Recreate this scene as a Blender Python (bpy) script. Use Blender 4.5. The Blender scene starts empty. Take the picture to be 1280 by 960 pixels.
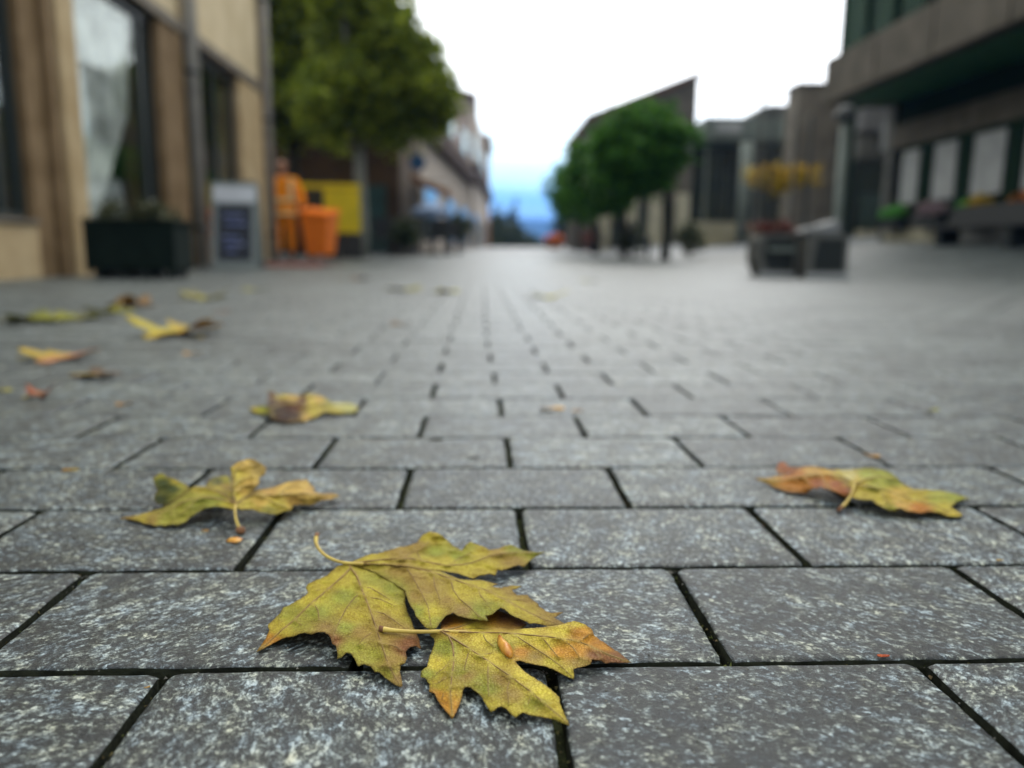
import bpy, bmesh, math, random
import numpy as np
from mathutils import Vector, Matrix, noise
from mathutils.geometry import delaunay_2d_cdt
random.seed(7); rng = np.random.default_rng(7)
sc = bpy.context.scene
C = sc.collection
PI = math.pi

# ------------------------------------------------------------ camera
YAW, PITCH, ROLL, H, F = 0.0414, 0.1690, 0.0089, 0.24, 960.0
fw = Vector((math.sin(YAW)*math.cos(PITCH), math.cos(YAW)*math.cos(PITCH), -math.sin(PITCH)))
r0 = Vector((math.cos(YAW), -math.sin(YAW), 0)); u0 = r0.cross(fw)
rt = r0*math.cos(ROLL) + u0*math.sin(ROLL); up = -r0*math.sin(ROLL) + u0*math.cos(ROLL)
cam = bpy.data.cameras.new('camera'); co = bpy.data.objects.new('camera', cam); C.objects.link(co)
co.matrix_world = Matrix(((rt.x, up.x, -fw.x, 0), (rt.y, up.y, -fw.y, 0), (rt.z, up.z, -fw.z, H), (0, 0, 0, 1)))
cam.sensor_width = 36; cam.lens = 27; cam.clip_start = 0.02; cam.clip_end = 9000
cam.dof.use_dof = True; cam.dof.focus_distance = 0.462; cam.dof.aperture_fstop = 3.5; cam.dof.aperture_blades = 0
sc.camera = co

# ------------------------------------------------------------ world, sun, exposure
W = bpy.data.worlds.new("World"); sc.world = W; W.use_nodes = True
nt = W.node_tree; nt.nodes.clear()
def wn(t, **k):
    n = nt.nodes.new(t)
    for a, b in k.items(): setattr(n, a, b)
    return n
out = wn('ShaderNodeOutputWorld'); bg = wn('ShaderNodeBackground'); sky = wn('ShaderNodeTexSky', sky_type='NISHITA')
SUN_EL, SUN_AZ = math.radians(42), math.radians(12)
sky.sun_disc = False; sky.sun_elevation = SUN_EL; sky.sun_rotation = SUN_AZ; sky.air_density = 1.4; sky.dust_density = 0.6; sky.ozone_density = 2.5
tc = wn('ShaderNodeTexCoord'); sp = wn('ShaderNodeSeparateXYZ'); nt.links.new(tc.outputs['Generated'], sp.inputs[0])
nz = wn('ShaderNodeTexNoise'); nz.inputs['Scale'].default_value = 2.6; nz.inputs['Detail'].default_value = 5
mp = wn('ShaderNodeMapping'); mp.inputs['Scale'].default_value = (1, 1, 7); nt.links.new(tc.outputs['Generated'], mp.inputs[0]); nt.links.new(mp.outputs[0], nz.inputs['Vector'])
ad = wn('ShaderNodeMath', operation='MULTIPLY_ADD'); nt.links.new(nz.outputs[0], ad.inputs[0]); ad.inputs[1].default_value = 0.05
nt.links.new(sp.outputs['Z'], ad.inputs[2])
rp = wn('ShaderNodeValToRGB'); nt.links.new(ad.outputs[0], rp.inputs[0])
el = rp.color_ramp.elements
el[0].position = 0.0; el[0].color = (0.045, 0.19, 0.66, 1); el[1].position = 0.21; el[1].color = (1.50, 1.51, 1.47, 1)
for p_, c_ in ((0.060, (0.09, 0.34, 0.80, 1)), (0.075, (0.26, 0.58, 0.95, 1)), (0.093, (0.14, 0.46, 0.88, 1)), (0.125, (0.60, 0.95, 1.18, 1)), (0.155, (1.05, 1.28, 1.34, 1))):
    e = el.new(p_); e.color = c_
sm = wn('ShaderNodeMixRGB'); sm.inputs[0].default_value = 0.9
ss = wn('ShaderNodeVectorMath', operation='SCALE'); ss.inputs['Scale'].default_value = 0.1; nt.links.new(sky.outputs[0], ss.inputs[0])
nt.links.new(ss.outputs[0], sm.inputs[1]); nt.links.new(rp.outputs[0], sm.inputs[2])
nt.links.new(sm.outputs[0], bg.inputs[0])
dt = wn('ShaderNodeVectorMath', operation='DOT_PRODUCT'); nt.links.new(tc.outputs['Generated'], dt.inputs[0]); dt.inputs[1].default_value = (math.sin(SUN_AZ)*math.cos(SUN_EL), math.cos(SUN_AZ)*math.cos(SUN_EL), math.sin(SUN_EL))
mr_ = wn('ShaderNodeMapRange', interpolation_type='SMOOTHSTEP'); nt.links.new(dt.outputs['Value'], mr_.inputs[0]); mr_.inputs[1].default_value = -.2; mr_.inputs[2].default_value = 1.0; mr_.inputs[3].default_value = .72; mr_.inputs[4].default_value = 1.75
nt.links.new(mr_.outputs[0], bg.inputs[1])   # the cloud deck is brighter round the veiled sun
nt.links.new(bg.outputs[0], out.inputs[0])
sl = bpy.data.lights.new('sun', 'SUN'); sl.energy = 1.0; sl.angle = math.radians(25); sl.color = (1, .96, .9)
so = bpy.data.objects.new('sun', sl); C.objects.link(so)
sd = Vector((math.sin(SUN_AZ)*math.cos(SUN_EL), math.cos(SUN_AZ)*math.cos(SUN_EL), math.sin(SUN_EL)))
so.rotation_euler = sd.to_track_quat('Z', 'Y').to_euler()
sc.view_settings.view_transform = 'Standard'; sc.view_settings.look = 'None'; sc.view_settings.exposure = 0.22; sc.view_settings.gamma = 1
sc.cycles.max_bounces = 6; sc.cycles.transparent_max_bounces = 8; sc.cycles.use_denoising = True
sc.cycles.caustics_reflective = False; sc.cycles.caustics_refractive = False

# ------------------------------------------------------------ geometry helpers
def ray(px, py): return fw + rt*((px-640)/F) - up*((py-480)/F)
def onZ(px, py, z=0.0):
    d = ray(px, py); t = (z-H)/d.z; return Vector((d.x*t, d.y*t, z))
def onY(px, py, Y):
    d = ray(px, py); t = Y/d.y; return Vector((d.x*t, Y, H+d.z*t))
def project(x, y, z):
    v = Vector((x, y, z-H)); zz = v.dot(fw)
    if zz <= 0.01: return None
    return 640+F*v.dot(rt)/zz, 480-F*v.dot(up)/zz
def g(x, y):                       # height of the paved ground: it climbs gently away and to the right
    a = 0.013*max(0.0, min(y, 60)-8)
    if y > 60: a -= 0.03*(y-60)
    k = min(1.0, max(0.0, (y-8)/5.0)); s = max(0.0, min(x, 16)-5.0)
    return a + 0.095*s*k
def onG(px, py, Y):                # where the vertical line through a pixel at distance Y meets the ground
    p = onY(px, py, Y); return Vector((p.x, Y, g(p.x, Y)))

def tag(o, label=None, cat=None, group=None, kind=None):
    if label: o['label'] = label
    if cat: o['category'] = cat
    if group: o['group'] = group
    if kind: o['kind'] = kind
    return o
def empty(name, loc=(0, 0, 0), rz=0, label=None, cat=None, group=None):
    o = bpy.data.objects.new(name, None); o.empty_display_size = .1; C.objects.link(o); o.location = loc; o.rotation_euler = (0, 0, rz)
    return tag(o, label, cat, group)
def link(name, me, mat=None, parent=None, smooth=False):
    o = bpy.data.objects.new(name, me); C.objects.link(o)
    if mat is not None and not me.materials: me.materials.append(mat)
    if smooth: me.shade_smooth()
    if parent: o.parent = parent
    return o
class MB:
    def __init__(s): s.v = []; s.f = []
    def box(s, a, b):
        n = len(s.v); x0, y0, z0 = a; x1, y1, z1 = b
        s.v += [(x0,y0,z0),(x1,y0,z0),(x1,y1,z0),(x0,y1,z0),(x0,y0,z1),(x1,y0,z1),(x1,y1,z1),(x0,y1,z1)]
        s.f += [tuple(n+i for i in q) for q in ((0,3,2,1),(4,5,6,7),(0,1,5,4),(1,2,6,5),(2,3,7,6),(3,0,4,7))]; return s
    def prism(s, pts, ax, lo, hi):   # pts: 2-D polygon; ax 'y': (x,z) extruded along y; 'x': (y,z) along x; 'z': (x,y) along z
        n = len(s.v); k = len(pts)
        for t in (lo, hi):
            for p in pts: s.v.append({'y': (p[0], t, p[1]), 'x': (t, p[0], p[1]), 'z': (p[0], p[1], t)}[ax])
        s.f += [tuple(range(n, n+k))[::-1], tuple(range(n+k, n+2*k))]
        for i in range(k): j = (i+1) % k; s.f.append((n+i, n+j, n+k+j, n+k+i))
        return s
    def tube(s, path, rad, seg=8, cap=True):
        path = [Vector(p) for p in path]; n = len(s.v); m = len(path)
        if not hasattr(rad, '__len__'): rad = [rad]*m
        ref = Vector((0, 0, 1)) if abs((path[-1]-path[0]).normalized().z) < .9 else Vector((1, 0, 0))
        for i, p in enumerate(path):
            d = (path[min(i+1, m-1)]-path[max(i-1, 0)]).normalized(); a = d.cross(ref)
            a = a.normalized() if a.length > 1e-6 else Vector((1, 0, 0)); b = d.cross(a)
            for k in range(seg):
                t = 2*PI*k/seg; q = p+(a*math.cos(t)+b*math.sin(t))*rad[i]; s.v.append(tuple(q))
        for i in range(m-1):
            for k in range(seg):
                k2 = (k+1) % seg; s.f.append((n+i*seg+k, n+i*seg+k2, n+(i+1)*seg+k2, n+(i+1)*seg+k))
        if cap: s.f += [tuple(n+k for k in range(seg))[::-1], tuple(n+(m-1)*seg+k for k in range(seg))]
        return s
    def build(s, name, mat, parent=None, smooth=False, bevel=0):
        me = bpy.data.meshes.new(name); me.from_pydata(s.v, [], s.f)
        bm = bmesh.new(); bm.from_mesh(me); bmesh.ops.recalc_face_normals(bm, faces=bm.faces)
        if bevel: bmesh.ops.bevel(bm, geom=bm.edges[:], offset=bevel, segments=2, affect='EDGES', clamp_overlap=True)
        bm.to_mesh(me); bm.free()
        return link(name, me, mat, parent, smooth)
def B(name, a, b, mat, parent=None, bevel=0): return MB().box(a, b).build(name, mat, parent, bevel=bevel)

# ------------------------------------------------------------ materials
def mat(name, col, rough=.7, col2=None, scale=8, bump=0.0, spec=.4, metal=0, detail=4, bscale=None, lo=.35, hi=.65):
    m = bpy.data.materials.new(name); m.use_nodes = True; t = m.node_tree; b = t.nodes['Principled BSDF']
    b.inputs['Base Color'].default_value = (*col, 1); b.inputs['Roughness'].default_value = rough
    b.inputs['Specular IOR Level'].default_value = spec; b.inputs['Metallic'].default_value = metal
    tcn = t.nodes.new('ShaderNodeTexCoord')
    if col2:
        n = t.nodes.new('ShaderNodeTexNoise'); n.inputs['Scale'].default_value = scale; n.inputs['Detail'].default_value = detail
        t.links.new(tcn.outputs['Object'], n.inputs['Vector'])
        r = t.nodes.new('ShaderNodeValToRGB'); r.color_ramp.elements[0].position = lo; r.color_ramp.elements[1].position = hi
        r.color_ramp.elements[0].color = (*col, 1); r.color_ramp.elements[1].color = (*col2, 1)
        t.links.new(n.outputs[0], r.inputs[0]); t.links.new(r.outputs[0], b.inputs['Base Color'])
    if bump:
        n2 = t.nodes.new('ShaderNodeTexNoise'); n2.inputs['Scale'].default_value = bscale or scale*4; n2.inputs['Detail'].default_value = 6
        t.links.new(tcn.outputs['Object'], n2.inputs['Vector'])
        bp = t.nodes.new('ShaderNodeBump'); bp.inputs['Distance'].default_value = bump; bp.inputs['Strength'].default_value = 1
        t.links.new(n2.outputs[0], bp.inputs['Height']); t.links.new(bp.outputs[0], b.inputs['Normal'])
    return m

def granite(name):
    m = bpy.data.materials.new(name); m.use_nodes = True; t = m.node_tree; L = t.links; b = t.nodes['Principled BSDF']
    def N(ty, **k):
        n = t.nodes.new(ty)
        for a, v in k.items(): setattr(n, a, v)
        return n
    geo = N('ShaderNodeNewGeometry'); oi_ = N('ShaderNodeObjectInfo')
    ad_ = N('ShaderNodeMath', operation='ADD'); L.new(oi_.outputs['Random'], ad_.inputs[0]); L.new(geo.outputs['Random Per Island'], ad_.inputs[1])
    oi = N('ShaderNodeMath', operation='FRACT'); L.new(ad_.outputs[0], oi.inputs[0])
    # every stone has its own cut: shift and turn the pattern by the stone's random number
    sc1 = N('ShaderNodeVectorMath', operation='SCALE'); sc1.inputs[0].default_value = (7.3, 3.1, 5.7); L.new(oi.outputs[0], sc1.inputs['Scale'])
    adv = N('ShaderNodeVectorMath', operation='ADD'); L.new(geo.outputs['Position'], adv.inputs[0]); L.new(sc1.outputs[0], adv.inputs[1])
    ro = N('ShaderNodeVectorRotate', rotation_type='Z_AXIS'); L.new(adv.outputs[0], ro.inputs['Vector'])
    an = N('ShaderNodeMath', operation='MULTIPLY'); L.new(oi.outputs[0], an.inputs[0]); an.inputs[1].default_value = 23.0; L.new(an.outputs[0], ro.inputs['Angle'])
    mpn = N('ShaderNodeMapping'); mpn.inputs['Scale'].default_value = (1.0, 1.3, 1.0); L.new(ro.outputs[0], mpn.inputs[0])
    def noi(s, d, rough=.6, vec=mpn, dist=0):
        n = N('ShaderNodeTexNoise'); n.inputs['Scale'].default_value = s; n.inputs['Detail'].default_value = d; n.inputs['Roughness'].default_value = rough
        n.inputs['Distortion'].default_value = dist
        L.new(vec.outputs[0], n.inputs['Vector']); return n
    n1 = noi(165, 6, .72, dist=.05); n2 = noi(480, 3, .7); n3 = noi(26, 3, .6); n4 = noi(900, 2)
    vo = N('ShaderNodeTexVoronoi', feature='F1'); vo.inputs['Scale'].default_value = 330; L.new(mpn.outputs[0], vo.inputs['Vector'])
    vs = N('ShaderNodeSeparateXYZ'); L.new(vo.outputs['Color'], vs.inputs[0])
    def mad(a, k, b=None, c=0):
        n = N('ShaderNodeMath', operation='MULTIPLY_ADD'); L.new(a, n.inputs[0]); n.inputs[1].default_value = k
        if b is None: n.inputs[2].default_value = c
        else: L.new(b, n.inputs[2])
        return n.outputs[0]
    v_ = mad(n1.outputs[0], 1.0); v_ = mad(n2.outputs[0], .55, v_); v_ = mad(n3.outputs[0], .38, v_); v_ = mad(vs.outputs['X'], .20, v_); v_ = mad(oi.outputs[0], .06, v_)
    mx3 = N('ShaderNodeMath', operation='ADD'); L.new(v_, mx3.inputs[0]); mx3.inputs[1].default_value = 0
    return m, t, L, N, n1, n2, n3, n4, mx3, b, geo, mpn
def granite_full(name):
    m, t, L, N, n1, n2, n3, n4, mx3, b, geo, mpn = granite(name)
    for n in list(t.nodes):
        if n.bl_idname == 'ShaderNodeValToRGB': t.nodes.remove(n)
    mr = N('ShaderNodeMapRange'); L.new(mx3.outputs[0], mr.inputs[0]); mr.inputs[1].default_value = .93; mr.inputs[2].default_value = 1.36
    r = N('ShaderNodeValToRGB'); L.new(mr.outputs[0], r.inputs[0]); e = r.color_ramp.elements
    e[0].position = 0.0; e[0].color = (.006, .008, .008, 1); e[1].position = 1; e[1].color = (.44, .47, .45, 1)
    for p_, c_ in ((.26, (.012, .015, .015, 1)), (.40, (.030, .036, .036, 1)), (.54, (.074, .087, .088, 1)), (.72, (.20, .225, .218, 1))):
        q = e.new(p_); q.color = c_
    # bluish and yellowish grains
    hue = N('ShaderNodeTexNoise'); hue.inputs['Scale'].default_value = 60; L.new(mpn.outputs[0], hue.inputs['Vector'])
    hr = N('ShaderNodeValToRGB'); L.new(hue.outputs[0], hr.inputs[0]); h = hr.color_ramp.elements
    h[0].position = .36; h[0].color = (.88, 1.0, 1.10, 1); h[1].position = .66; h[1].color = (1.10, 1.06, .86, 1)
    mm = N('ShaderNodeMixRGB', blend_type='MULTIPLY'); mm.inputs[0].default_value = 1; L.new(r.outputs[0], mm.inputs[1]); L.new(hr.outputs[0], mm.inputs[2])
    L.new(mm.outputs[0], b.inputs['Base Color'])
    rr = N('ShaderNodeMapRange'); L.new(n1.outputs[0], rr.inputs[0]); rr.inputs[3].default_value = .48; rr.inputs[4].default_value = .34
    L.new(rr.outputs[0], b.inputs['Roughness']); b.inputs['Specular IOR Level'].default_value = .48
    bh = N('ShaderNodeMath', operation='MULTIPLY_ADD'); L.new(n4.outputs[0], bh.inputs[0]); bh.inputs[1].default_value = .35; L.new(mx3.outputs[0], bh.inputs[2])
    bp = N('ShaderNodeBump'); bp.inputs['Distance'].default_value = .0012; bp.inputs['Strength'].default_value = 1.0
    L.new(bh.outputs[0], bp.inputs['Height']); L.new(bp.outputs[0], b.inputs['Normal'])
    return m
M = {}
M['granite'] = granite_full('granite')
M['side'] = mat('mossy_stone_side', (.012, .014, .010), .95, (.035, .040, .026), 70, .001, .1)
M['bed'] = mat('joint_sand', (.010, .013, .008), .95, (.045, .055, .022), 60, .002, .1)
M['ground'] = mat('far_paving', (.12, .13, .135), .55, (.22, .23, .235), 1.5, .003, .5, bscale=120)
M['sandstone'] = mat('sandstone', (.15, .095, .042), .85, (.23, .155, .08), 3, .004, .2)
M['sandstone_light'] = mat('sandstone_light', (.40, .29, .15), .85, (.52, .40, .23), 3, .004, .2)
M['sandstone_pale'] = mat('sandstone_pale', (.52, .42, .25), .85, (.64, .53, .34), 2, .004, .2)
M['lintel'] = mat('grey_lintel', (.16, .135, .10), .8, (.22, .19, .15), 5, .003, .2)
M['pipe'] = mat('grey_paint_metal', (.33, .31, .27), .6, (.42, .39, .33), 6, 0, .5)
M['dark_frame'] = mat('dark_window_frame', (.018, .024, .02), .4, spec=.5)
M['reflection_sheet'] = mat('white_reflection_sheet', (.86, .86, .84), .9, (.30, .31, .30), 2.6, .003, .1)  # white and grey mottling imitates reflections in the shop window
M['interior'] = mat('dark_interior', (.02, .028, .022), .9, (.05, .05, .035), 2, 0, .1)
M['planter'] = mat('dark_green_planter', (.004, .010, .007), .8, (.007, .015, .011), 8, .001, .15)
M['leafdark'] = mat('planter_leaf', (.03, .05, .015), .6, (.10, .09, .04), 30, 0, .3)
M['white_board'] = mat('sign_header_white', (.60, .63, .66), .5, (.5, .52, .55), 5, 0, .3)
M['sign_frame'] = mat('sign_frame_grey', (.20, .23, .22), .5, spec=.4)
M['chalk'] = mat('chalkboard', (.018, .022, .028), .6, (.03, .035, .05), 12, 0, .3)
M['blue_chalk'] = mat('blue_chalk_writing', (.10, .13, .32), .8, (.25, .28, .42), 20, 0, .1)
M['red_mat'] = mat('red_mat', (.30, .06, .045), .95, (.36, .10, .08), 20, .003, .05)
M['orange'] = mat('orange_fabric', (.85, .24, .006), .75, (.92, .34, .012), 7, .01, .2, bscale=9)
M['orange_plastic'] = mat('orange_plastic', (.92, .22, .01), .5, (.82, .18, .012), 6, 0, .4)
M['reflective'] = mat('pale_reflective_band', (.75, .62, .30), .5, spec=.4)
M['yellow'] = mat('yellow_board', (.72, .56, .015), .7, (.55, .45, .015), 3, 0, .3)
M['skin'] = mat('skin', (.42, .22, .13), .6, spec=.3)
M['hair'] = mat('hair_grey_brown', (.10, .085, .06), .8)
M['boot'] = mat('dark_boot', (.02, .018, .015), .6)
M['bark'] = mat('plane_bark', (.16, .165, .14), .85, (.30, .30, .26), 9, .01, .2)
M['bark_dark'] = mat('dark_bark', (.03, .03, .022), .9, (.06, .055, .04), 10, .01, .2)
M['brownwall'] = mat('dark_brown_wall', (.045, .028, .014), .9, (.07, .042, .02), 2, .003, .1)
M['cream'] = mat('cream_render', (.34, .29, .24), .9, (.42, .36, .30), 1.5, .003, .2)
M['pink'] = mat('rosy_render', (.26, .205, .18), .9, (.33, .26, .23), 1.5, .003, .2)
M['awning_brown'] = mat('dark_brown_awning', (.035, .018, .010), .8, (.06, .032, .02), 4, 0, .2)
M['awning_orange'] = mat('orange_brown_awning', (.40, .14, .02), .8, (.22, .08, .02), 3, 0, .2)
M['roof'] = mat('brown_roof_tile', (.09, .055, .035), .85, (.13, .08, .05), 8, .01, .2)
M['conc_dark'] = mat('weathered_concrete', (.085, .085, .075), .9, (.135, .135, .12), 2.5, .004, .2)
M['conc_brown'] = mat('brown_concrete', (.075, .066, .048), .9, (.115, .10, .076), 2.0, .004, .2)
M['conc_light'] = mat('light_concrete', (.27, .28, .27), .85, (.36, .37, .36), 3, .003, .3)
M['conc_beige'] = mat('beige_wall', (.27, .25, .17), .9, (.36, .33, .23), 3, .003, .2)
M['green_soffit'] = mat('green_soffit', (.02, .10, .03), .6, (.03, .13, .045), 2, 0, .3)
M['green_frame'] = mat('dark_green_frame', (.008, .022, .010), .9, spec=.08)
M['blind'] = mat('grey_roller_blind', (.30, .31, .30), .8, (.37, .38, .365), 3, 0, .2)
M['steel'] = mat('grey_green_steel', (.10, .12, .10), .7, (.14, .165, .14), 5, 0, .5)
M['lampblack'] = mat('lamp_head_dark', (.025, .03, .028), .4, spec=.5)
M['inset'] = mat('dark_inset_panel', (.006, .010, .008), .7)
M['redleaf'] = mat('red_brown_leaf', (.16, .025, .018), .7, (.07, .03, .015), 20)
M['poster'] = mat('yellow_flower', (.46, .36, .02), .7, (.55, .32, .02), 6)
M['flower_orange'] = mat('orange_flower', (.70, .22, .03), .7)
M['flower_green'] = mat('bright_green_leaf', (.06, .30, .03), .7, (.12, .40, .05), 10)
M['flower_pink'] = mat('pale_pink_flower', (.35, .26, .27), .7)
M['teal'] = mat('teal_panel', (.02, .055, .045), .6, (.012, .035, .028), 4)
M['chair'] = mat('dark_wicker', (.018, .02, .018), .7, (.035, .035, .03), 30)
M['blue_cloth'] = mat('pale_blue_cloth', (.14, .20, .33), .8, (.20, .27, .38), 6)
M['hill'] = mat('far_forest_hill', (.030, .055, .050), .95, (.05, .075, .06), .01, 0, 0)
def leafmat(name, c1, c2, c3, tr=.25):
    m = bpy.data.materials.new(name); m.use_nodes = True; t = m.node_tree; b = t.nodes['Principled BSDF']; L = t.links
    ge = t.nodes.new('ShaderNodeNewGeometry'); r = t.nodes.new('ShaderNodeValToRGB'); L.new(ge.outputs['Random Per Island'], r.inputs[0])
    e = r.color_ramp.elements; e[0].color = (*c1, 1); e[1].color = (*c3, 1); q = e.new(.55); q.color = (*c2, 1)
    L.new(r.outputs[0], b.inputs['Base Color']); b.inputs['Roughness'].default_value = .55; b.inputs['Specular IOR Level'].default_value = .25
    tr_ = t.nodes.new('ShaderNodeBsdfTranslucent'); L.new(r.outputs[0], tr_.inputs[0]); mx = t.nodes.new('ShaderNodeMixShader'); mx.inputs[0].default_value = tr
    L.new(b.outputs[0], mx.inputs[1]); L.new(tr_.outputs[0], mx.inputs[2]); L.new(mx.outputs[0], t.nodes['Material Output'].inputs[0])
    return m
M['olive'] = leafmat('olive_plane_foliage', (.06, .095, .012), (.18, .24, .02), (.36, .42, .04), .48)
M['green'] = leafmat('deep_green_foliage', (.016, .055, .008), (.048, .16, .013), (.13, .31, .02), .40)
M['conifer'] = leafmat('dark_conifer', (.010, .020, .012), (.02, .035, .02), (.03, .05, .03), .1)
M['bush'] = leafmat('dark_bush', (.020, .035, .012), (.04, .06, .018), (.08, .09, .03), .2)
def glassmat(name, tint, refl=(.9, .95, .92)):
    m = bpy.data.materials.new(name); m.use_nodes = True; t = m.node_tree; L = t.links; t.nodes.remove(t.nodes['Principled BSDF'])
    gl = t.nodes.new('ShaderNodeBsdfGlossy'); gl.inputs['Roughness'].default_value = .04; gl.inputs[0].default_value = (*refl, 1)
    tp = t.nodes.new('ShaderNodeBsdfTransparent'); tp.inputs[0].default_value = (*tint, 1)
    lw = t.nodes.new('ShaderNodeLayerWeight'); lw.inputs[0].default_value = .5
    pw = t.nodes.new('ShaderNodeMath'); pw.operation = 'POWER'; L.new(lw.outputs['Facing'], pw.inputs[0]); pw.inputs[1].default_value = 4.5
    fr = t.nodes.new('ShaderNodeMath'); fr.operation = 'MULTIPLY_ADD'; L.new(pw.outputs[0], fr.inputs[0]); fr.inputs[1].default_value = .8; fr.inputs[2].default_value = .05
    mx = t.nodes.new('ShaderNodeMixShader'); L.new(fr.outputs[0], mx.inputs[0]); L.new(tp.outputs[0], mx.inputs[1]); L.new(gl.outputs[0], mx.inputs[2])
    L.new(mx.outputs[0], t.nodes['Material Output'].inputs[0]); return m
M['glass'] = glassmat('window_glass', (.93, .95, .93)); M['glass_dark'] = glassmat('dark_window_glass', (.25, .35, .28), (.13, .19, .14))

# ------------------------------------------------------------ ground, pavement, pavers
PW, PR, Y0 = 0.2227, 0.1414, 0.4213
rowjit = {0: -.0014, 1: .0004, 2: .0015, 3: -.0015, 4: .0030, 5: -.0020, 6: -.0001}
offs = {-1: -.0701, 0: -.0736, 1: -.0748, 2: -.0783, 3: -.0772, 4: -.0817, 5: -.0802, 6: -.0839}
def rowY(k): return Y0 + PR*k + rowjit.get(k, 0)
YEND = 20.0
# far ground sheet, laid under everything, out to the horizon
xs = [-400, -120, -40, -15, -8, -4, 0, 2, 5, 7, 10, 13, 16, 40, 120, 400]
ys = [-60, -20, -5, 0, 4, 8, 10.5, 13, 18, 24, 30, 40, 50, 60, 75, 100, 160, 300, 600]
v = [(x, y, g(x, y)-.045) for y in ys for x in xs]
nx = len(xs); f = [(j*nx+i, j*nx+i+1, (j+1)*nx+i+1, (j+1)*nx+i) for j in range(len(ys)-1) for i in range(nx-1)]
me = bpy.data.meshes.new('ground'); me.from_pydata(v, [], f); tag(link('ground', me, M['ground']), kind='structure')
# the street beyond the stones that can be told apart
xs = [-14, -8, -4, 0, 2, 5, 6, 8, 10, 13, 16, 24]; ys = [YEND-.03, 22, 25, 28, 32, 36, 42, 50, 60, 75, 100]
v = [(x, y, g(x, y)+.001) for y in ys for x in xs]
nx = len(xs); f = [(j*nx+i, j*nx+i+1, (j+1)*nx+i+1, (j+1)*nx+i) for j in range(len(ys)-1) for i in range(nx-1)]
me = bpy.data.meshes.new('street'); me.from_pydata(v, [], f); tag(link('street', me, M['ground']), kind='structure')
# sand and moss bed that shows in the joints
xs = [-4.6, -3, -1.5, 0, 1.5, 3, 4, 5, 6, 7, 8, 9, 10.5]; ys = [-1.2, 0, 2, 4, 6, 8, 9, 10, 11, 12, 13, 14, 16, 18, YEND]
v = [(x, y, g(x, y)-.014) for y in ys for x in xs]
nx = len(xs); f = [(j*nx+i, j*nx+i+1, (j+1)*nx+i+1, (j+1)*nx+i) for j in range(len(ys)-1) for i in range(nx-1)]
me = bpy.data.meshes.new('pavement'); me.from_pydata(v, [], f); pavement = link('pavement', me, M['bed']); tag(pavement, kind='structure')

def paver_fine(w, d, seed, nx=30, ny=20):
    """granite slab with softly broken edges; origin at top centre"""
    xs = np.concatenate([[0, .005, .011], np.linspace(.03, .97, nx-5), [.989, .995, 1]]); ys = np.concatenate([[0, .008, .018], np.linspace(.045, .955, ny-5), [.982, .992, 1]])
    V = []; so = Vector((seed*3.17 % 97, seed*1.31 % 89, 0))
    for yy in ys:
        for xx in xs:
            x = (xx-.5)*w; y = (yy-.5)*d
            # distance to the edge
            ex = min(xx, 1-xx)*w; ey = min(yy, 1-yy)*d; e = min(ex, ey)
            jx = noise.noise(Vector((y*45, xx*2, 1.3))+so)*.0008; jy = noise.noise(Vector((x*45, yy*2, 7.7))+so)*.0008
            k = max(0, 1-e/.0040); r = .0016+.0008*noise.noise(Vector((x*28, y*28, 3))+so)
            z = -r*k*k
            cr = max(0, 1-(ex*ex+ey*ey)**.5/.006); z -= .0015*cr; 
            z += .0005*noise.noise(Vector((x*35, y*35, 0))+so) + .00035*noise.noise(Vector((x*110, y*110, 5))+so)
            sx = -math.copysign(.0010*cr, x); sy = -math.copysign(.0010*cr, y)
            V.append((x+(jx if ex < .001 else 0)+sx, y+(jy if ey < .001 else 0)+sy, z))
    n = len(xs); Fc = [(j*n+i, j*n+i+1, (j+1)*n+i+1, (j+1)*n+i) for j in range(len(ys)-1) for i in range(n-1)]
    loop = [i for i in range(n)] + [j*n+n-1 for j in range(1, len(ys))] + [(len(ys)-1)*n+i for i in range(n-2, -1, -1)] + [j*n for j in range(len(ys)-2, 0, -1)]
    b = len(V)
    for i in loop: V.append((V[i][0]*1.004, V[i][1]*1.004, -.03))
    m = len(loop)
    for i in range(m): j = (i+1) % m; Fc.append((loop[j], loop[i], b+i, b+j))
    me = bpy.data.meshes.new('paver'); me.from_pydata(V, [], Fc); me.shade_smooth(); me.materials.append(M['granite']); me.materials.append(M['side'])
    for p in me.polygons[-m:]: p.material_index = 1; p.use_smooth = False
    return me
def slab(V, Fc, x0, x1, y0, y1, zf, rb=.0022):
    n = len(V); dz = random.uniform(-.0011, .0)
    for (i, z) in ((0, -.03), (0, -.004), (rb*.4, -.0012), (rb*1.6, 0)):
        for x, y in ((x0+i, y0+i), (x1-i, y0+i), (x1-i, y1-i), (x0+i, y1-i)): V.append((x, y, zf(x, y)+z+dz))
    for r in range(3):
        for k in range(4): k2 = (k+1) % 4; Fc.append((n+r*4+k, n+r*4+k2, n+r*4+4+k2, n+r*4+4+k))
    Fc.append((n+12, n+13, n+14, n+15))
variants = {}
def paver_cheap(w, d, i):
    key = i % 10
    if key not in variants:
        V, Fc = [], []; slab(V, Fc, -w/2, w/2, -d/2, d/2, lambda x, y: 0)
        V = [(x+random.uniform(-.0006, .0006), y+random.uniform(-.0006, .0006), z) for x, y, z in V]
        me = bpy.data.meshes.new('paver'); me.from_pydata(V, [], Fc); me.shade_flat(); me.materials.append(M['granite']); me.materials.append(M['side'])
        for p in me.polygons[:4]: p.material_index = 1
        variants[key] = me
    return variants[key]
gapx, gapy = .0066, .0052
count = 0; SV, SF = [], []; k = -5
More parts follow.
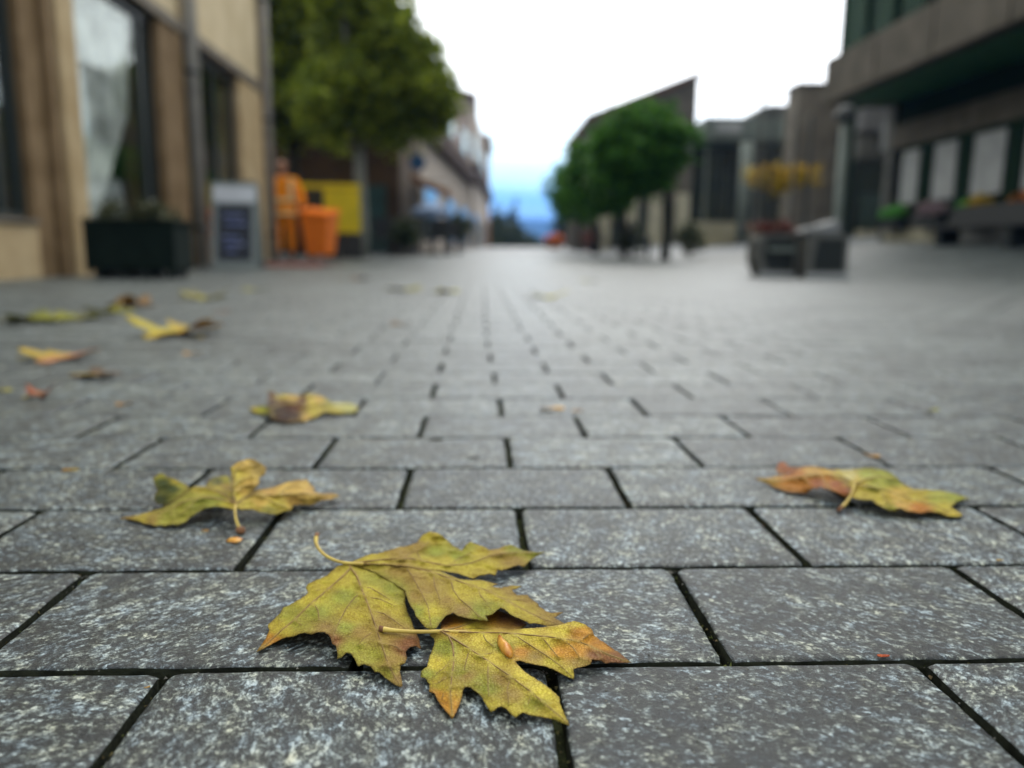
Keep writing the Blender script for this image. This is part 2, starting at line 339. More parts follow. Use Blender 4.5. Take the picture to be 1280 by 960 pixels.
while rowY(k) < YEND-.1:
    ya, yb = rowY(k)+gapy/2, rowY(k+1)-gapy/2; yc = (ya+yb)/2
    off = offs.get(k, -.0725-.0017*k if k < 12 else -.093 + .004*math.sin(k*1.7)) + (PW/2 if k % 2 else 0)
    i0 = math.floor((-4.3-off)/PW); i1 = math.ceil((10.2-off)/PW)
    for i in range(i0, i1):
        xj = .0018*math.sin(i*7.1+k*3.3) if k > 5 else 0
        xa, xb = off+PW*i+gapx/2+xj, off+PW*(i+1)-gapx/2+xj; xc = (xa+xb)/2
        ps = [project(x, y, 0) for x in (xa, xb) for y in (ya, yb)]
        ps = [p for p in ps if p]
        vis = ps and any(-30 < p[0] < 1310 and 300 < p[1] < 985 for p in ps) and yc > 0
        if vis and count < 300:
            count += 1
            if yc < 1.15: me = paver_fine(xb-xa, yb-ya, count)
            else: me = paver_cheap(xb-xa, yb-ya, count*7+i)
            o = link('paver', me, None, pavement); o.location = (xc, yc, g(xc, yc)-random.uniform(0, .0010))
            o.rotation_euler = (random.uniform(-.003, .003), random.uniform(-.002, .002), random.uniform(-.002, .002))
        else: slab(SV, SF, xa, xb, ya, yb, g)
    k += 1
me = bpy.data.meshes.new('paver_field'); me.from_pydata(SV, [], SF); me.materials.append(M['granite']); me.materials.append(M['side']); mi = np.zeros(len(SF), 'i'); mi.reshape(-1, 13)[:, :4] = 1; me.polygons.foreach_set('material_index', mi); tag(link('paver_field', me, M['granite'], pavement), kind='stuff')

# ------------------------------------------------------------ leaves
def leaf_shader(name, vein_col=(.30, .20, .06), rough=.62, spec=.22, tr=.25, spots=.4):
    m = bpy.data.materials.new(name); m.use_nodes = True; t = m.node_tree; L = t.links; b = t.nodes['Principled BSDF']
    N = lambda ty, **k: (lambda n: ([setattr(n, a, v) for a, v in k.items()], n)[1])(t.nodes.new(ty))
    at = N('ShaderNodeAttribute', attribute_name='tint'); vn = N('ShaderNodeAttribute', attribute_name='vein'); tc = N('ShaderNodeTexCoord')
    # blotches of the leaf's own pigment
    n1 = N('ShaderNodeTexNoise'); n1.inputs['Scale'].default_value = 75; n1.inputs['Detail'].default_value = 6; n1.inputs['Roughness'].default_value = .7; L.new(tc.outputs['Object'], n1.inputs['Vector'])
    r1 = N('ShaderNodeValToRGB'); L.new(n1.outputs[0], r1.inputs[0]); e = r1.color_ramp.elements; e[0].position = .34; e[0].color = (.74, .66, .50, 1); e[1].position = .62; e[1].color = (1.18, 1.2, 1.1, 1)
    m1 = N('ShaderNodeMixRGB', blend_type='MULTIPLY'); m1.inputs[0].default_value = .9; L.new(at.outputs['Color'], m1.inputs[1]); L.new(r1.outputs[0], m1.inputs[2])
    # fine net of veinlets
    vo = N('ShaderNodeTexVoronoi', feature='DISTANCE_TO_EDGE'); vo.inputs['Scale'].default_value = 560; L.new(tc.outputs['Object'], vo.inputs['Vector'])
    vr = N('ShaderNodeMapRange'); L.new(vo.outputs['Distance'], vr.inputs[0]); vr.inputs[1].default_value = 0; vr.inputs[2].default_value = .16
    m2 = N('ShaderNodeMixRGB', blend_type='MULTIPLY'); m2.inputs[0].default_value = .48; L.new(m1.outputs[0], m2.inputs[1])
    cr = N('ShaderNodeValToRGB'); L.new(vr.outputs[0], cr.inputs[0]); cr.color_ramp.elements[0].color = (.60, .50, .36, 1); cr.color_ramp.elements[1].color = (1.05, 1.05, 1.02, 1); L.new(cr.outputs[0], m2.inputs[2])
    # dark specks of decay
    n3 = N('ShaderNodeTexNoise'); n3.inputs['Scale'].default_value = 260; n3.inputs['Detail'].default_value = 2; L.new(tc.outputs['Object'], n3.inputs['Vector'])
    r3 = N('ShaderNodeValToRGB'); L.new(n3.outputs[0], r3.inputs[0]); r3.color_ramp.elements[0].position = .66; r3.color_ramp.elements[0].color = (0, 0, 0, 1); r3.color_ramp.elements[1].position = .74
    ms = N('ShaderNodeMath', operation='MULTIPLY'); L.new(r3.outputs[0], ms.inputs[0]); ms.inputs[1].default_value = spots
    m3 = N('ShaderNodeMixRGB'); L.new(ms.outputs[0], m3.inputs[0]); L.new(m2.outputs[0], m3.inputs[1]); m3.inputs[2].default_value = (.06, .035, .02, 1)
    n5 = N('ShaderNodeTexNoise'); n5.inputs['Scale'].default_value = 620; n5.inputs['Detail'].default_value = 3; L.new(tc.outputs['Object'], n5.inputs['Vector'])
    r5 = N('ShaderNodeValToRGB'); L.new(n5.outputs[0], r5.inputs[0]); r5.color_ramp.elements[0].position = .50; r5.color_ramp.elements[0].color = (1, 1, 1, 1); r5.color_ramp.elements[1].position = .68; r5.color_ramp.elements[1].color = (.50, .34, .20, 1)
    m6 = N('ShaderNodeMixRGB', blend_type='MULTIPLY'); m6.inputs[0].default_value = .42; L.new(m3.outputs[0], m6.inputs[1]); L.new(r5.outputs[0], m6.inputs[2]); m3 = m6
    # veins
    m4 = N('ShaderNodeMixRGB'); L.new(vn.outputs['Fac'], m4.inputs[0]); L.new(m3.outputs[0], m4.inputs[1]); m4.inputs[2].default_value = (*vein_col, 1)
    L.new(m4.outputs[0], b.inputs['Base Color']); b.inputs['Roughness'].default_value = rough; b.inputs['Specular IOR Level'].default_value = spec
    bn = N('ShaderNodeTexNoise'); bn.inputs['Scale'].default_value = 160; bn.inputs['Detail'].default_value = 4; L.new(tc.outputs['Object'], bn.inputs['Vector'])
    bb = N('ShaderNodeMath', operation='MULTIPLY_ADD'); L.new(vr.outputs[0], bb.inputs[0]); bb.inputs[1].default_value = -.22; L.new(bn.outputs[0], bb.inputs[2])
    bp = N('ShaderNodeBump'); bp.inputs['Distance'].default_value = .0018; bp.inputs['Strength'].default_value = .8; L.new(bb.outputs[0], bp.inputs['Height']); L.new(bp.outputs[0], b.inputs['Normal'])
    tl = N('ShaderNodeBsdfTranslucent'); L.new(m4.outputs[0], tl.inputs[0]); L.new(bp.outputs[0], tl.inputs['Normal'])
    mx = N('ShaderNodeMixShader'); mx.inputs[0].default_value = tr; L.new(b.outputs[0], mx.inputs[1]); L.new(tl.outputs[0], mx.inputs[2]); L.new(mx.outputs[0], t.nodes['Material Output'].inputs[0])
    return m
M['leaf'] = leaf_shader('fallen_leaf'); M['leaf_fresh'] = leaf_shader('fallen_leaf_fresh', (.36, .28, .07), .55, .28, .28, .08)
M['vein'] = mat('leaf_vein', (.14, .075, .018), .55, (.26, .165, .04), 120, 0, .35)
M['stem'] = mat('leaf_stem', (.36, .25, .05), .5, (.50, .38, .08), 90, .0003, .35)
M['stem_dark'] = mat('leaf_stem_end', (.14, .06, .02), .7)

def rbf(P, Z):
    P = np.array(P, float); Z = np.array(Z, float); n = len(P)
    d = np.sqrt(((P[:, None]-P[None])**2).sum(-1)); A = np.zeros((n+3, n+3)); A[:n, :n] = d + np.eye(n)*.8
    A[:n, n] = 1; A[:n, n+1:] = P; A[n, :n] = 1; A[n+1:, :n] = P.T
    w = np.linalg.lstsq(A, np.concatenate([Z, [0, 0, 0]]), rcond=None)[0]
    def ev(Q):
        Q = np.array(Q, float).reshape(-1, 2); dd = np.sqrt(((Q[:, None]-P[None])**2).sum(-1)); return dd@w[:n]+w[n]+Q@w[n+1:]
    return ev
def idw(P, Cc):
    P = np.array(P, float); Cc = np.array(Cc, float)
    def ev(Q):
        Q = np.array(Q, float).reshape(-1, 2); dx = (Q[:, None]-P[None])*np.array([1, 1.7]); d = (dx**2).sum(-1)+4; w = d**-1.6; return (w@Cc)/w.sum(1, keepdims=True)
    return ev
def inside(pt, poly):
    x, y = pt; c = False; n = len(poly)
    for i in range(n):
        x1, y1 = poly[i]; x2, y2 = poly[(i+1) % n]
        if (y1 > y) != (y2 > y) and x < (x2-x1)*(y-y1)/(y2-y1)+x1: c = not c
    return c
def segdist(Q, poly):            # distance of points to a polyline, in pixels with the foreshortening undone
    S = np.array([1, 2.0]); Q = Q*S; best = np.full(len(Q), 1e9)
    for a, b in zip(poly[:-1], poly[1:]):
        a = np.array(a, float)*S; b = np.array(b, float)*S; ab = b-a; t = np.clip(((Q-a)@ab)/max(ab@ab, 1e-9), 0, 1)
        best = np.minimum(best, np.sqrt(((Q-(a+t[:, None]*ab))**2).sum(1)))
    return best
def densify(poly, step, jit=0, closed=True):
    out = []; n = len(poly)
    for i in range(n if closed else n-1):
        a = np.array(poly[i], float); b = np.array(poly[(i+1) % n], float); L = np.hypot(*(b[:2]-a[:2])); m = max(1, int(round(L/step)))
        for k in range(m):
            p = a+(b-a)*k/m
            if jit and k: p[:2] += np.random.default_rng(int(abs(p[0]*13+p[1]*7))).normal(0, jit, 2)
            out.append(tuple(p))
    if not closed: out.append(tuple(poly[-1]))
    return out
def traced_leaf(name, label, group, patches, tints, veins, seconds, stem, mtl, step=3.0, wrinkle=.5, seed=0, base_h=None, stem_r=(.0011, .0013), lift=1.0, vr=.00055):
    """patches: [(outline [(u,v,h mm)], inner [(u,v,h mm)])]; u,v chart the leaf as it lies on the stones, h is its height above them"""
    allp = [p for o, _ in patches for p in o]
    c = onZ(sum(p[0] for p in allp)/len(allp), sum(p[1] for p in allp)/len(allp), 0); root = empty(name, c, 0, label, 'leaf', group)
    V, Fc, TI, VE = [], [], [], []; col = idw([(t[0], t[1]) for t in tints], [t[2] for t in tints]); fields = []
    for outl, inner in patches:
        o2 = densify([(p[0], p[1], p[2]*lift) for p in outl], step, .22); hf = rbf([(p[0], p[1]) for p in outl]+[(p[0], p[1]) for p in inner], [p[2]*lift for p in outl]+[p[2]*lift for p in inner])
        poly = [(p[0], p[1]) for p in o2]; fields.append((poly, hf))
        x0 = min(p[0] for p in poly); x1 = max(p[0] for p in poly); y0 = min(p[1] for p in poly); y1 = max(p[1] for p in poly)
        pts = []; yy = y0; rI = 0; sy = step*.62
        while yy < y1:
            xx = x0 + (rI % 2)*step/2
            while xx < x1:
                q = (xx+random.uniform(-.15, .15)*step, yy+random.uniform(-.15, .15)*sy)
                if inside(q, poly): pts.append(q)
                xx += step
            yy += sy; rI += 1
        bd = segdist(np.array(pts), poly+[poly[0]]); pts = [p for p, d in zip(pts, bd) if d > step*.45]
        n = len(poly); vin = [Vector(p) for p in poly+pts]
        vo, ed, fa, *_ = delaunay_2d_cdt(vin, [(i, (i+1) % n) for i in range(n)], [], 1, 1e-5)
        Q = np.array([(p.x, p.y) for p in vo]); hh = hf(Q)
        dv = np.full(len(Q), 1e9); ds = np.full(len(Q), 1e9)
        for pl in veins: dv = np.minimum(dv, segdist(Q, pl))
        for pl in seconds: ds = np.minimum(ds, segdist(Q, pl))
        rel = 1.3*np.exp(-(dv/7)**2)+.9*np.exp(-(ds/5)**2)
        de = segdist(Q, poly+[poly[0]])
        cc = col(Q); b = len(V)
        # thin dry rim
        for i, (q, h_) in enumerate(zip(Q, hh)):
            w0 = onZ(q[0], q[1], 0)
            wz = noise.noise(Vector((w0.x*70, w0.y*70, seed)))*1.7*wrinkle + noise.noise(Vector((w0.x*190, w0.y*190, seed+9)))*.8*wrinkle
            h = max(.5, h_ + (rel[i]+wz*min(1, de[i]/6+.3))*min(1, lift))/1000
            V.append(tuple(onZ(q[0], q[1], h)-c)); rim = math.exp(-(de[i]/2.2)**2)*.45
            TI.append(tuple(cc[i]*(1-rim)+np.array((.16, .09, .04))*rim)+(1,)); VE.append(max(math.exp(-(dv[i]/2.0)**2)*.7, math.exp(-(ds[i]/1.1)**2)*.5))
        Fc += [tuple(b+i for i in t) for t in fa]
    me = bpy.data.meshes.new(name+'_blade'); me.from_pydata(V, [], Fc)
    a = me.color_attributes.new('tint', 'FLOAT_COLOR', 'POINT'); a.data.foreach_set('color', np.array(TI, 'f').ravel())
    a = me.attributes.new('vein', 'FLOAT', 'POINT'); a.data.foreach_set('value', np.array(VE, 'f'))
    bm = bmesh.new(); bm.from_mesh(me); bmesh.ops.remove_doubles(bm, verts=bm.verts[:], dist=.00004)
    eye = Vector((0, 0, H))-c
    for fc in bm.faces:
        if fc.normal.dot(eye-fc.calc_center_median()) < 0: fc.normal_flip()
    bm.to_mesh(me); bm.free()
    ob = link('blade', me, mtl, root, True); md = ob.modifiers.new('thickness', 'SOLIDIFY'); md.thickness = .0003; md.offset = -1
    def surf(u, w_):
        for poly, hf in fields:
            if inside((u, w_), poly): return float(hf((u, w_))[0])
        best = min(fields, key=lambda fh: min((p[0]-u)**2+(p[1]-w_)**2 for p in fh[0])); return float(best[1]((u, w_))[0])
    for vi, pl in enumerate(veins):
        q = densify(pl, 6, closed=False); n = len(q); path = []; rr = []
        for i, p in enumerate(q):
            w0 = onZ(p[0], p[1], 0); wz = noise.noise(Vector((w0.x*70, w0.y*70, seed)))*1.7*wrinkle + noise.noise(Vector((w0.x*190, w0.y*190, seed+9)))*.8*wrinkle
            path.append(onZ(p[0], p[1], max(.7, surf(*p[:2])+wz+1.5)/1000)-c); rr.append(vr*(1-.8*i/(n-1)))
        MB().tube(path, rr, 6).build('vein', M['vein'], root, True)
    for vi, pl in enumerate(seconds):
        q = densify(pl, 5, closed=False); n = len(q); path = []; rr = []
        for i, p in enumerate(q):
            w0 = onZ(p[0], p[1], 0); wz = noise.noise(Vector((w0.x*70, w0.y*70, seed)))*1.7*wrinkle + noise.noise(Vector((w0.x*190, w0.y*190, seed+9)))*.8*wrinkle
            path.append(onZ(p[0], p[1], max(.7, surf(*p[:2])+wz+1.1)/1000)-c); rr.append(vr*.55*(1-.7*i/(n-1)))
        if len(path) > 1: MB().tube(path, rr, 5).build('vein', M['vein'], root, True)
    if stem:
        q = densify(stem, 5, closed=False); path = [onZ(p[0], p[1], p[2]/1000)-c for p in q]; n = len(q)
        # round the stem's bends
        for _ in range(3): path = [path[0]]+[(path[i-1]+path[i]*2+path[i+1])/4 for i in range(1, n-1)]+[path[-1]]
        rr = [stem_r[0]+(stem_r[1]-stem_r[0])*(i/(n-1))+(.0007*max(0, 1-(n-1-i)/3.5)) for i in range(n)]
        so_ = MB().tube(path, rr, 10).build('stem', M['stem'], root, True)
        so_.data.materials.append(M['stem_dark'])
        for p in so_.data.polygons:
            if p.index >= (n-2)*10: p.material_index = 1
    return root

YG, GR, BR, RD, OR, PK, OL, YL = (.46, .385, .048), (.28, .30, .042), (.33, .235, .055), (.23, .10, .04), (.52, .255, .03), (.30, .21, .065), (.31, .30, .042), (.62, .52, .07)
GH = 'fallen plane leaves on the granite paving'
# leaf 1 : big leaf, underside up
v_right = [(436,705),(455,704.7),(482,705.5),(510,708.6),(537,714),(557,721),(580.6,729),(607,737.5),(630.6,749),(654,761.7),(677.5,773.4),(694,779)]
v_up = [(436,704),(465,701),(482,699),(499,698.6),(513,698.4),(529,701),(544.7,704.7),(557,706.6),(577.5,706),(591.6,703),(612,695),(630.6,691.4),(646,690.6),(664,691)]
v_bot = [(436,705),(438,709),(446,720),(452,736),(458.4,751.6),(464.7,768.8),(471,787.5),(477,805),(483,824),(489.4,838),(498.8,855)]
v_left = [(438,710),(428.8,720),(403.8,742),(388,754.7),(369.4,773.4),(350.6,789),(328,810)]
up_patch = [(435,704,11),(447,699,12),(458,694,12),(464,692,13),(472,692,13),(485,688,13),(497,684,14),(510,682,14),(521,678,15),(527.5,669,17),(537,664,19),(549,667,18),(557,673,15),(566.5,682,11),(577.5,687.5,10),(582,681,13),(588.5,677,14),(598,680.5,12),(612,687,10),(623,686,10),(630.6,682,11),(638.5,680.5,10),(646,683.6,8),(654,688,6),(669.7,690,4),(682,690,2),
 (671,695,3),(662,701,5),(655.6,708.6,5),(648,706,6),(640,709,6),(627.5,713,7),(622,712,7),(619,719.5,6),(612,717,7),(605.6,718.7,7),(598,720,7),(591.6,723.4,7),(585,721,8),(574,717.3,9),(563.4,715.6,10),(551.7,713.4,11),(537,712.6,12),(510,708.2,13),(482,705.5,12),(455,704.7,12)]
right_patch = [(435,704,11),(455,702.8,11.3),(482,703.6,11.3),(510,706.2,12.3),(537,710.8,11.3),(549,713.2,10.6),(551.7,714.4,11),(563.4,719,11),(575,724,10),(590,725,9),(600,724.5,8),(608.7,726.6,8),(623,729.7,7),(615,733,8),(626,735,7),(640,731.5,5),(652,733,3),(640,737.5,5),(646,743.7,6),(659.5,743.5,7),(663,748,7),(672,754,6),(674,758,5),(680.6,762,5),(682.5,764,5),(690,766,5),(704,765,3),(697,769.5,4),(692,771.5,5),(700,776,4),(706,779.5,3),
 (697,783,4),(687,783,6),(674.7,780,9),(667,778.6,10),(661.4,779.4,10),(653.6,774.7,12),(643.4,770.8,13),(637,767,14),(631,761.4,15),(626,759.4,15),(621,762.5,14),(615,768,13),(607,769,13),(611,776.6,12),(598,775,13),(584,772.7,13),(573,770,13),(566,765.6,14),(557,769.5,13),(552.5,775,12),(544.7,786,10),(540,787.5,10),(532,785,11),(526,778,12),(519,769,12),(518,764,12),(513.4,758,12),(510,751.6,12),(506,738,11),(490,728,10),(470,716,10),(450,708,11)]
bl_patch = [(435,704,11),(451,705.5,10.2),(472,713.5,9.4),(492,725.5,9.4),(507,737,10),(506.5,752,7),(509,764,6),(514,774,6),(519,788,6),(524,799,5),(526.5,811,3),(519,807,5),(513,808.4,6),(507,814.7,6),(509,822,5),(506.6,829,5),(501,832,4),(500,838,3.5),(501,844,3),(503.4,857,1.2),(499.5,859,1),(492.5,855,2),(483,848,3),(474,840,4),(468,840,4),(463,832.6,5),(455,830,6),(447,832.6,5),(445,827,6),(442.5,822.5,6),(438.6,817,7),(433,816,7),(427,822,5),(421,824,4),(422,819,6),(421,814.7,7),(420,807,8),(415,804.5,8),(413,797.5,9),(409.7,792.6,10),(403.4,789.7,10),(395.6,790.5,9),(389,793,8),(380,791,9),(372.5,793,8),(366,796,7),(356,797,5),(348.8,800.5,3),(336,807,2),(320.3,815,1),
 (327,805,1.5),(332,798.4,2),(336.6,787.5,3),(335,781,3),(343,773.4,4),(350.6,765.6,4),(353.8,759.4,4),(362,756,5),(369.4,751.6,6),(380.3,745.3,7),(385,740.6,7),(382,735,6),(385,729.7,7),(394.4,725,8),(406.9,720,9),(416.3,712.5,10),(422.5,707,11)]
T1 = [(350,785,YG),(335,800,OR),(325,812,BR),(360,765,OL),(385,750,YG),(372,780,OL),(400,735,YG),(395,765,GR),(410,785,PK),(415,800,RD),(430,745,GR),(425,725,YG),(440,770,YG),(432,785,GR),(450,790,BR),(440,810,OL),(470,820,OL),(465,740,YG),(480,755,YG),(480,775,BR),(500,790,BR),(513,802,RD),(508,812,RD),(490,825,BR),(500,850,PK),(480,845,OL),(470,725,OL),(490,735,GR),(500,745,OL),(497,765,YG),
 (470,697,YG),(500,690,BR),(520,683,BR),(540,672,YG),(545,690,GR),(570,695,GR),(585,685,OL),(600,690,YG),(620,690,BR),(645,686,GR),(675,690,GR),(640,700,BR),(610,708,YG),(580,713,YG),(540,703,YG),(560,700,YG),
 (500,712,BR),(520,722,BR),(520,745,BR),(535,735,BR),(540,765,YG),(520,765,GR),(545,778,OL),(560,750,BR),(575,745,YG),(580,762,PK),(600,762,GR),(610,770,GR),(595,735,YG),(620,745,YG),(615,757,OL),(640,740,BR),(660,750,BR),(645,760,YG),(680,768,BR),(665,775,YG),(700,778,PK),(650,733,YG),(630,733,BR),(700,766,BR)]
sec1 = [[(506,707),(515,720),(526,739),(535,758),(539,783)],[(542,716),(543,731),(550,750)],[(563.4,724),(566.5,737.5),(574,748),(587,759),(598,770),(608,775)],[(598,735),(600,744),(607,752)],[(451,741),(443,747),(433.4,759.4),(422.5,779.7),(417,791),(416,803)],
 [(452,733),(463,735),(475.6,742),(488,750)],[(457,746),(475.6,749),(494.4,758)],[(466,764),(480,767),(494,776.6),(507,786)],[(391,754),(397.5,762.5),(399,775)],[(369,774),(376,781)],[(600,734.5),(585,727)],[(622,744),(610,735)],[(560,706),(575,698),(590,690)],[(527,701),(521,690),(535,678)],[(628,749),(640,750),(655,750)],[(486,830),(475,833)],[(470,787),(455,797),(447,806)],[(476,803),(495,808),(505,815)],[(410,737),(395,738)],[(500,699),(520,688)],[(640,755),(650,764)]]
stem1 = [(455,704.7,13.5),(445,704.5,13.5),(434,704,13.5),(425.6,703,13),(413,698.4,12),(403.8,693,12),(397,685,13),(393.5,677,15),(394,671,17),(396.5,667.5,18)]
traced_leaf('plane_leaf', 'largest olive-yellow plane leaf, underside up, its far stem end curling upward', GH,
 [(up_patch, [(500,695,14),(545,685,12),(545,700,10),(577,700,8),(600,697,9),(640,695,7)]), (right_patch, [(480,712,11),(520,728,12),(540,750,12),(570,742,12),(590,755,12),(620,748,11),(650,760,9),(530,765,12)]), (bl_patch, [(440,740,9),(400,760,8),(420,775,9),(365,780,5),(460,780,8),(480,760,9),(450,810,7),(490,800,7),(488,835,5)])],
 T1, [v_right, v_up, v_bot, v_left], sec1, stem1, M['leaf'], 2.6, .9, 3)
# leaf 2 : smaller yellow leaf in front
J2 = (550.5, 789)
m2 = [J2,(585.6,790.5),(629,791),(660.6,793.6),(692,796.7),(720,801),(735.6,806.7),(757.5,817),(776,824),(786,827)]
d2 = [(552,789.5),(565.3,797.5),(587,811),(613.8,828.8),(638.8,846),(659,861),(684,882),(704,899),(710,905)]
c2 = [(561,795.5),(565.3,805),(567,816),(567,830),(564.5,847.5),(563,866),(565,894)]
b2 = [(553,788.5),(562,786.5),(574.7,783.4),(595,776.4)]
main2 = [(550.5,788,9),(543,790.5,8),(536.4,793.6,6),(542,797.5,6),(543.4,803,6),(542,808,5),(540,813,5),(537,819,5),(535.6,825.6,4),(534,833.4,4),(527,838,3),(525.5,846,2),(529.4,846.7,3),(533,849,3),(534,852,2.5),(536.4,855,2.5),(536.4,864,2.5),(543.4,867,2.5),(547,875.6,2),(553,883.4,1.6),(559,891,1.2),(565.3,899,.8),(570,891,1.5),(574,882,2.5),(577.8,869.4,4),(578.6,863,5),(581,859,6),(587,859,6),(595,864,5.5),(602.8,871.7,5),(605,877,4.5),(607.5,882,4),(613.8,890.5,3),(618.4,888,4),(621.6,884,5),(627,882.7,5),(634,886.6,4.5),(640,893.6,3.5),(645,897.5,2.5),(649.7,892.8,3.5),(654.4,890.5,4),(660.6,892.8,3.5),(670,895,3),(684,897.5,2.5),(695,900.6,2),(704.4,904.5,1.5),(712.5,907.5,.8),
 (708,897.5,2),(704,888,3),(700.5,880,4),(699,871,5),(688.8,861.6,6),(676,852,7),(660.6,842.8,8),(652.8,836.6,8),(646.6,830,8),(644,826.4,8),(649.7,825.6,8),(660.6,828.8,7),(670,831,6.5),(682.5,832.7,6),(692,836.6,5),(702.8,842.8,3),(717.7,849.5,1),(718,843,2),(717,836.4,4),(722,834.6,4),(727.8,833.3,4),(738.8,830,4.5),(740,824.7,6),(749.7,825.5,5),(757.5,829.4,3),(763.8,827.8,3),(774.7,828.6,2),(789.5,828,.8),
 (781,821.6,1.5),(776,817,2),(765,810,3),(757.5,804.4,4),(749.7,799.7,5),(743.4,795,6),(740,787,8),(732.5,781,10),(724.7,777.8,11),(717,776,11.5),(707.5,778.6,11),(695,781.7,10),(682.5,783.3,9.5),(667,785,9),(651,785.6,8.5),(640,785.5,8),(632,784,7),(612,785,7),(590,785,7.5),(570,787,8.5)]
back2 = [(550.5,788.5,8.5),(551,783,6),(553,774,5),(562,768,4),(590,762,3),(620,762,3),(640,768,3),(656,777,4),(658,781,5),(651,785.6,6.5),(640,786.5,7.5),(632,786,7),(612,787,7),(590,787,7.5),(570,788.5,8)]
T2 = [(545,830,YL),(530,842,GR),(550,855,YG),(560,885,OR),(545,870,OR),(556,810,GR),(575,840,OL),(590,820,YG),(585,845,BR),(600,850,OL),(610,860,GR),(615,880,YG),(630,850,BR),(640,870,BR),(640,890,YG),(670,880,OL),(690,890,YG),(620,820,YL),(650,845,YL),(680,865,YL),(700,885,YL),(600,798,YL),(630,810,GR),(650,800,YG),(650,815,OR),(670,820,BR),(690,828,YG),(710,842,YG),(680,805,YL),(700,815,OR),(720,815,OR),(725,828,BR),(745,818,RD),(765,822,RD),(780,826,RD),(700,790,YL),(725,790,OR),(740,800,OR),(755,808,OR),(720,778,YL),(660,788,YL),(570,780,OR),(558,776,RD),(580,770,BR),(600,768,BR),(615,772,OR),(630,772,RD),(650,779,RD),(590,783,YL)]
sec2 = [[(642,793),(660.6,805),(684,820),(704,835),(715,846)],[(603,791.5),(607.5,800.6),(617,807.7)],[(610,827),(610,857),(611,870)],[(679,798),(690,812),(698,822)],[(720,801),(727,800),(738,792)],[(638,846),(634,862),(636,880)],[(567,822),(555,835),(545,842)],[(566,840),(553,850),(545,855)],[(587,811),(583,825),(580,838)],[(665,866),(660,880)],[(700,797),(715,808),(725,822)],[(564,858),(555,866),(552,874)],[(600,820),(615,816)],[(640,845),(655,848)],[(680,878),(690,880)],[(740,808),(745,815),(752,823)]]
stem2 = [(585,790.2,9.8),(565,789.6,9.8),(550,789,9.8),(536,789.7,9.6),(513,789.7,9.6),(489.4,788,9.4),(480,786.8,9.4),(473.8,785.8,10)]
traced_leaf('plane_leaf', 'smaller yellow plane leaf with orange tip, in front, overlapping the largest leaf', GH,
 [(main2, [(585,790,10),(629,791,10),(692,796,8.5),(735,806,5),(590,812,8),(620,832,8),(660,862,6),(690,887,3.5),(566,830,6),(564,865,4),(555,845,5),(610,860,6.5),(650,810,8),(690,820,6)]), (back2, [(600,775,5)])],
 T2, [m2, d2, c2, b2], sec2, stem2, M['leaf_fresh'], 2.6, .8, 17)
# curled amber flake lying on it
fl = [(620,800,9.5),(623,794,10),(629,797,12),(636,805,13),(642,815,11),(641,822.5,9),(636,823,8.5),(628,817,9),(620,808,9)]
fr_ = empty('leaf_flake', onZ(630, 808, .009), 0, 'small amber flake curled up on the yellow front leaf', 'leaf flake')
me = bpy.data.meshes.new('leaf_flake'); c0 = onZ(630, 808, .009); Vv = [tuple(onZ(a, b, h/1000)-c0) for a, b, h in fl]+[tuple(onZ(629, 806, .0145)-c0), tuple(onZ(635, 815, .0135)-c0)]
me.from_pydata(Vv, [], [(0,1,9),(1,2,9),(2,3,9),(3,10,9),(3,4,10),(4,5,10),(5,6,10),(6,7,10),(7,9,10),(7,8,9),(8,0,9)])
M['amber'] = mat('amber_flake', (.60, .32, .05), .4, (.42, .15, .02), 150, .0004, .5)
fo = link('flake_blade', me, M['amber'], fr_, True); md = fo.modifiers.new('s', 'SUBSURF'); md.levels = md.render_levels = 1
for v_ in me.vertices: v_.co += Vector([random.uniform(-.0012, .0012) for _ in range(3)])
md = fo.modifiers.new('t', 'SOLIDIFY'); md.thickness = .0004

def zz(pts, ox, oy, s): return [(ox+p[0]/s, oy+p[1]/s, p[2]) for p in pts]
def z2(pts, ox, oy, s): return [(ox+p[0]/s, oy+p[1]/s) for p in pts]
# leaf 3 : left, standing on its lobes
k3 = (150, 560, 4.571)
cen = zz([(655,312,16),(645,270,20),(638,200,27),(632,110,36),(660,88,38),(700,70,40),(730,60,41),(760,62,41),(790,78,38),(815,92,36),(838,110,34),(830,150,30),(812,158,29),(797,172,28),(795,205,25),(765,240,22),(730,265,19),(700,290,17),(672,314,16)], *k3)
rgt = zz([(655,312,16),(672,314,16),(700,290,17),(740,255,19),(780,235,20),(840,232,19),(900,215,19),(950,195,18),(1000,185,17),(1040,182,16),(1070,178,15),(1090,210,12),(1112,225,10),(1110,250,9),(1160,262,7),(1200,258,5),(1230,262,4),(1258,275,2),(1200,295,3),(1165,297,4),(1130,310,4),(1095,328,3),(1050,322,6),(990,325,7),(985,345,6),(975,358,5),(930,365,7),(900,382,6),(870,378,8),(830,372,9),(790,365,10),(760,352,11),(740,350,12),(690,352,14),(665,345,15)], *k3)
lft = zz([(655,312,16),(660,345,15),(640,352,15),(600,340,15),(560,333,15),(500,340,14),(470,352,12),(440,370,10),(400,395,7),(380,418,5),(350,432,4),(330,442,3),(300,436,4),(260,447,2),(235,440,3),(200,447,2),(180,438,3),(130,430,2),(110,420,2),(60,410,1.5),(0,400,1),(50,390,1.5),(110,380,2.5),(170,362,5),(230,345,8),(300,310,12),(340,280,15),(400,235,19),(420,220,20),(470,218,20),(520,222,20),(600,262,18)], *k3)
fold = zz([(402,232,19.5),(370,205,21),(330,185,22),(300,172,22),(270,165,22),(250,148,24),(225,143,24),(185,175,20),(195,205,17),(215,240,13),(195,270,10),(190,295,7),(215,322,5),(262,326,6),(300,306,11),(335,282,14.5)], *k3)
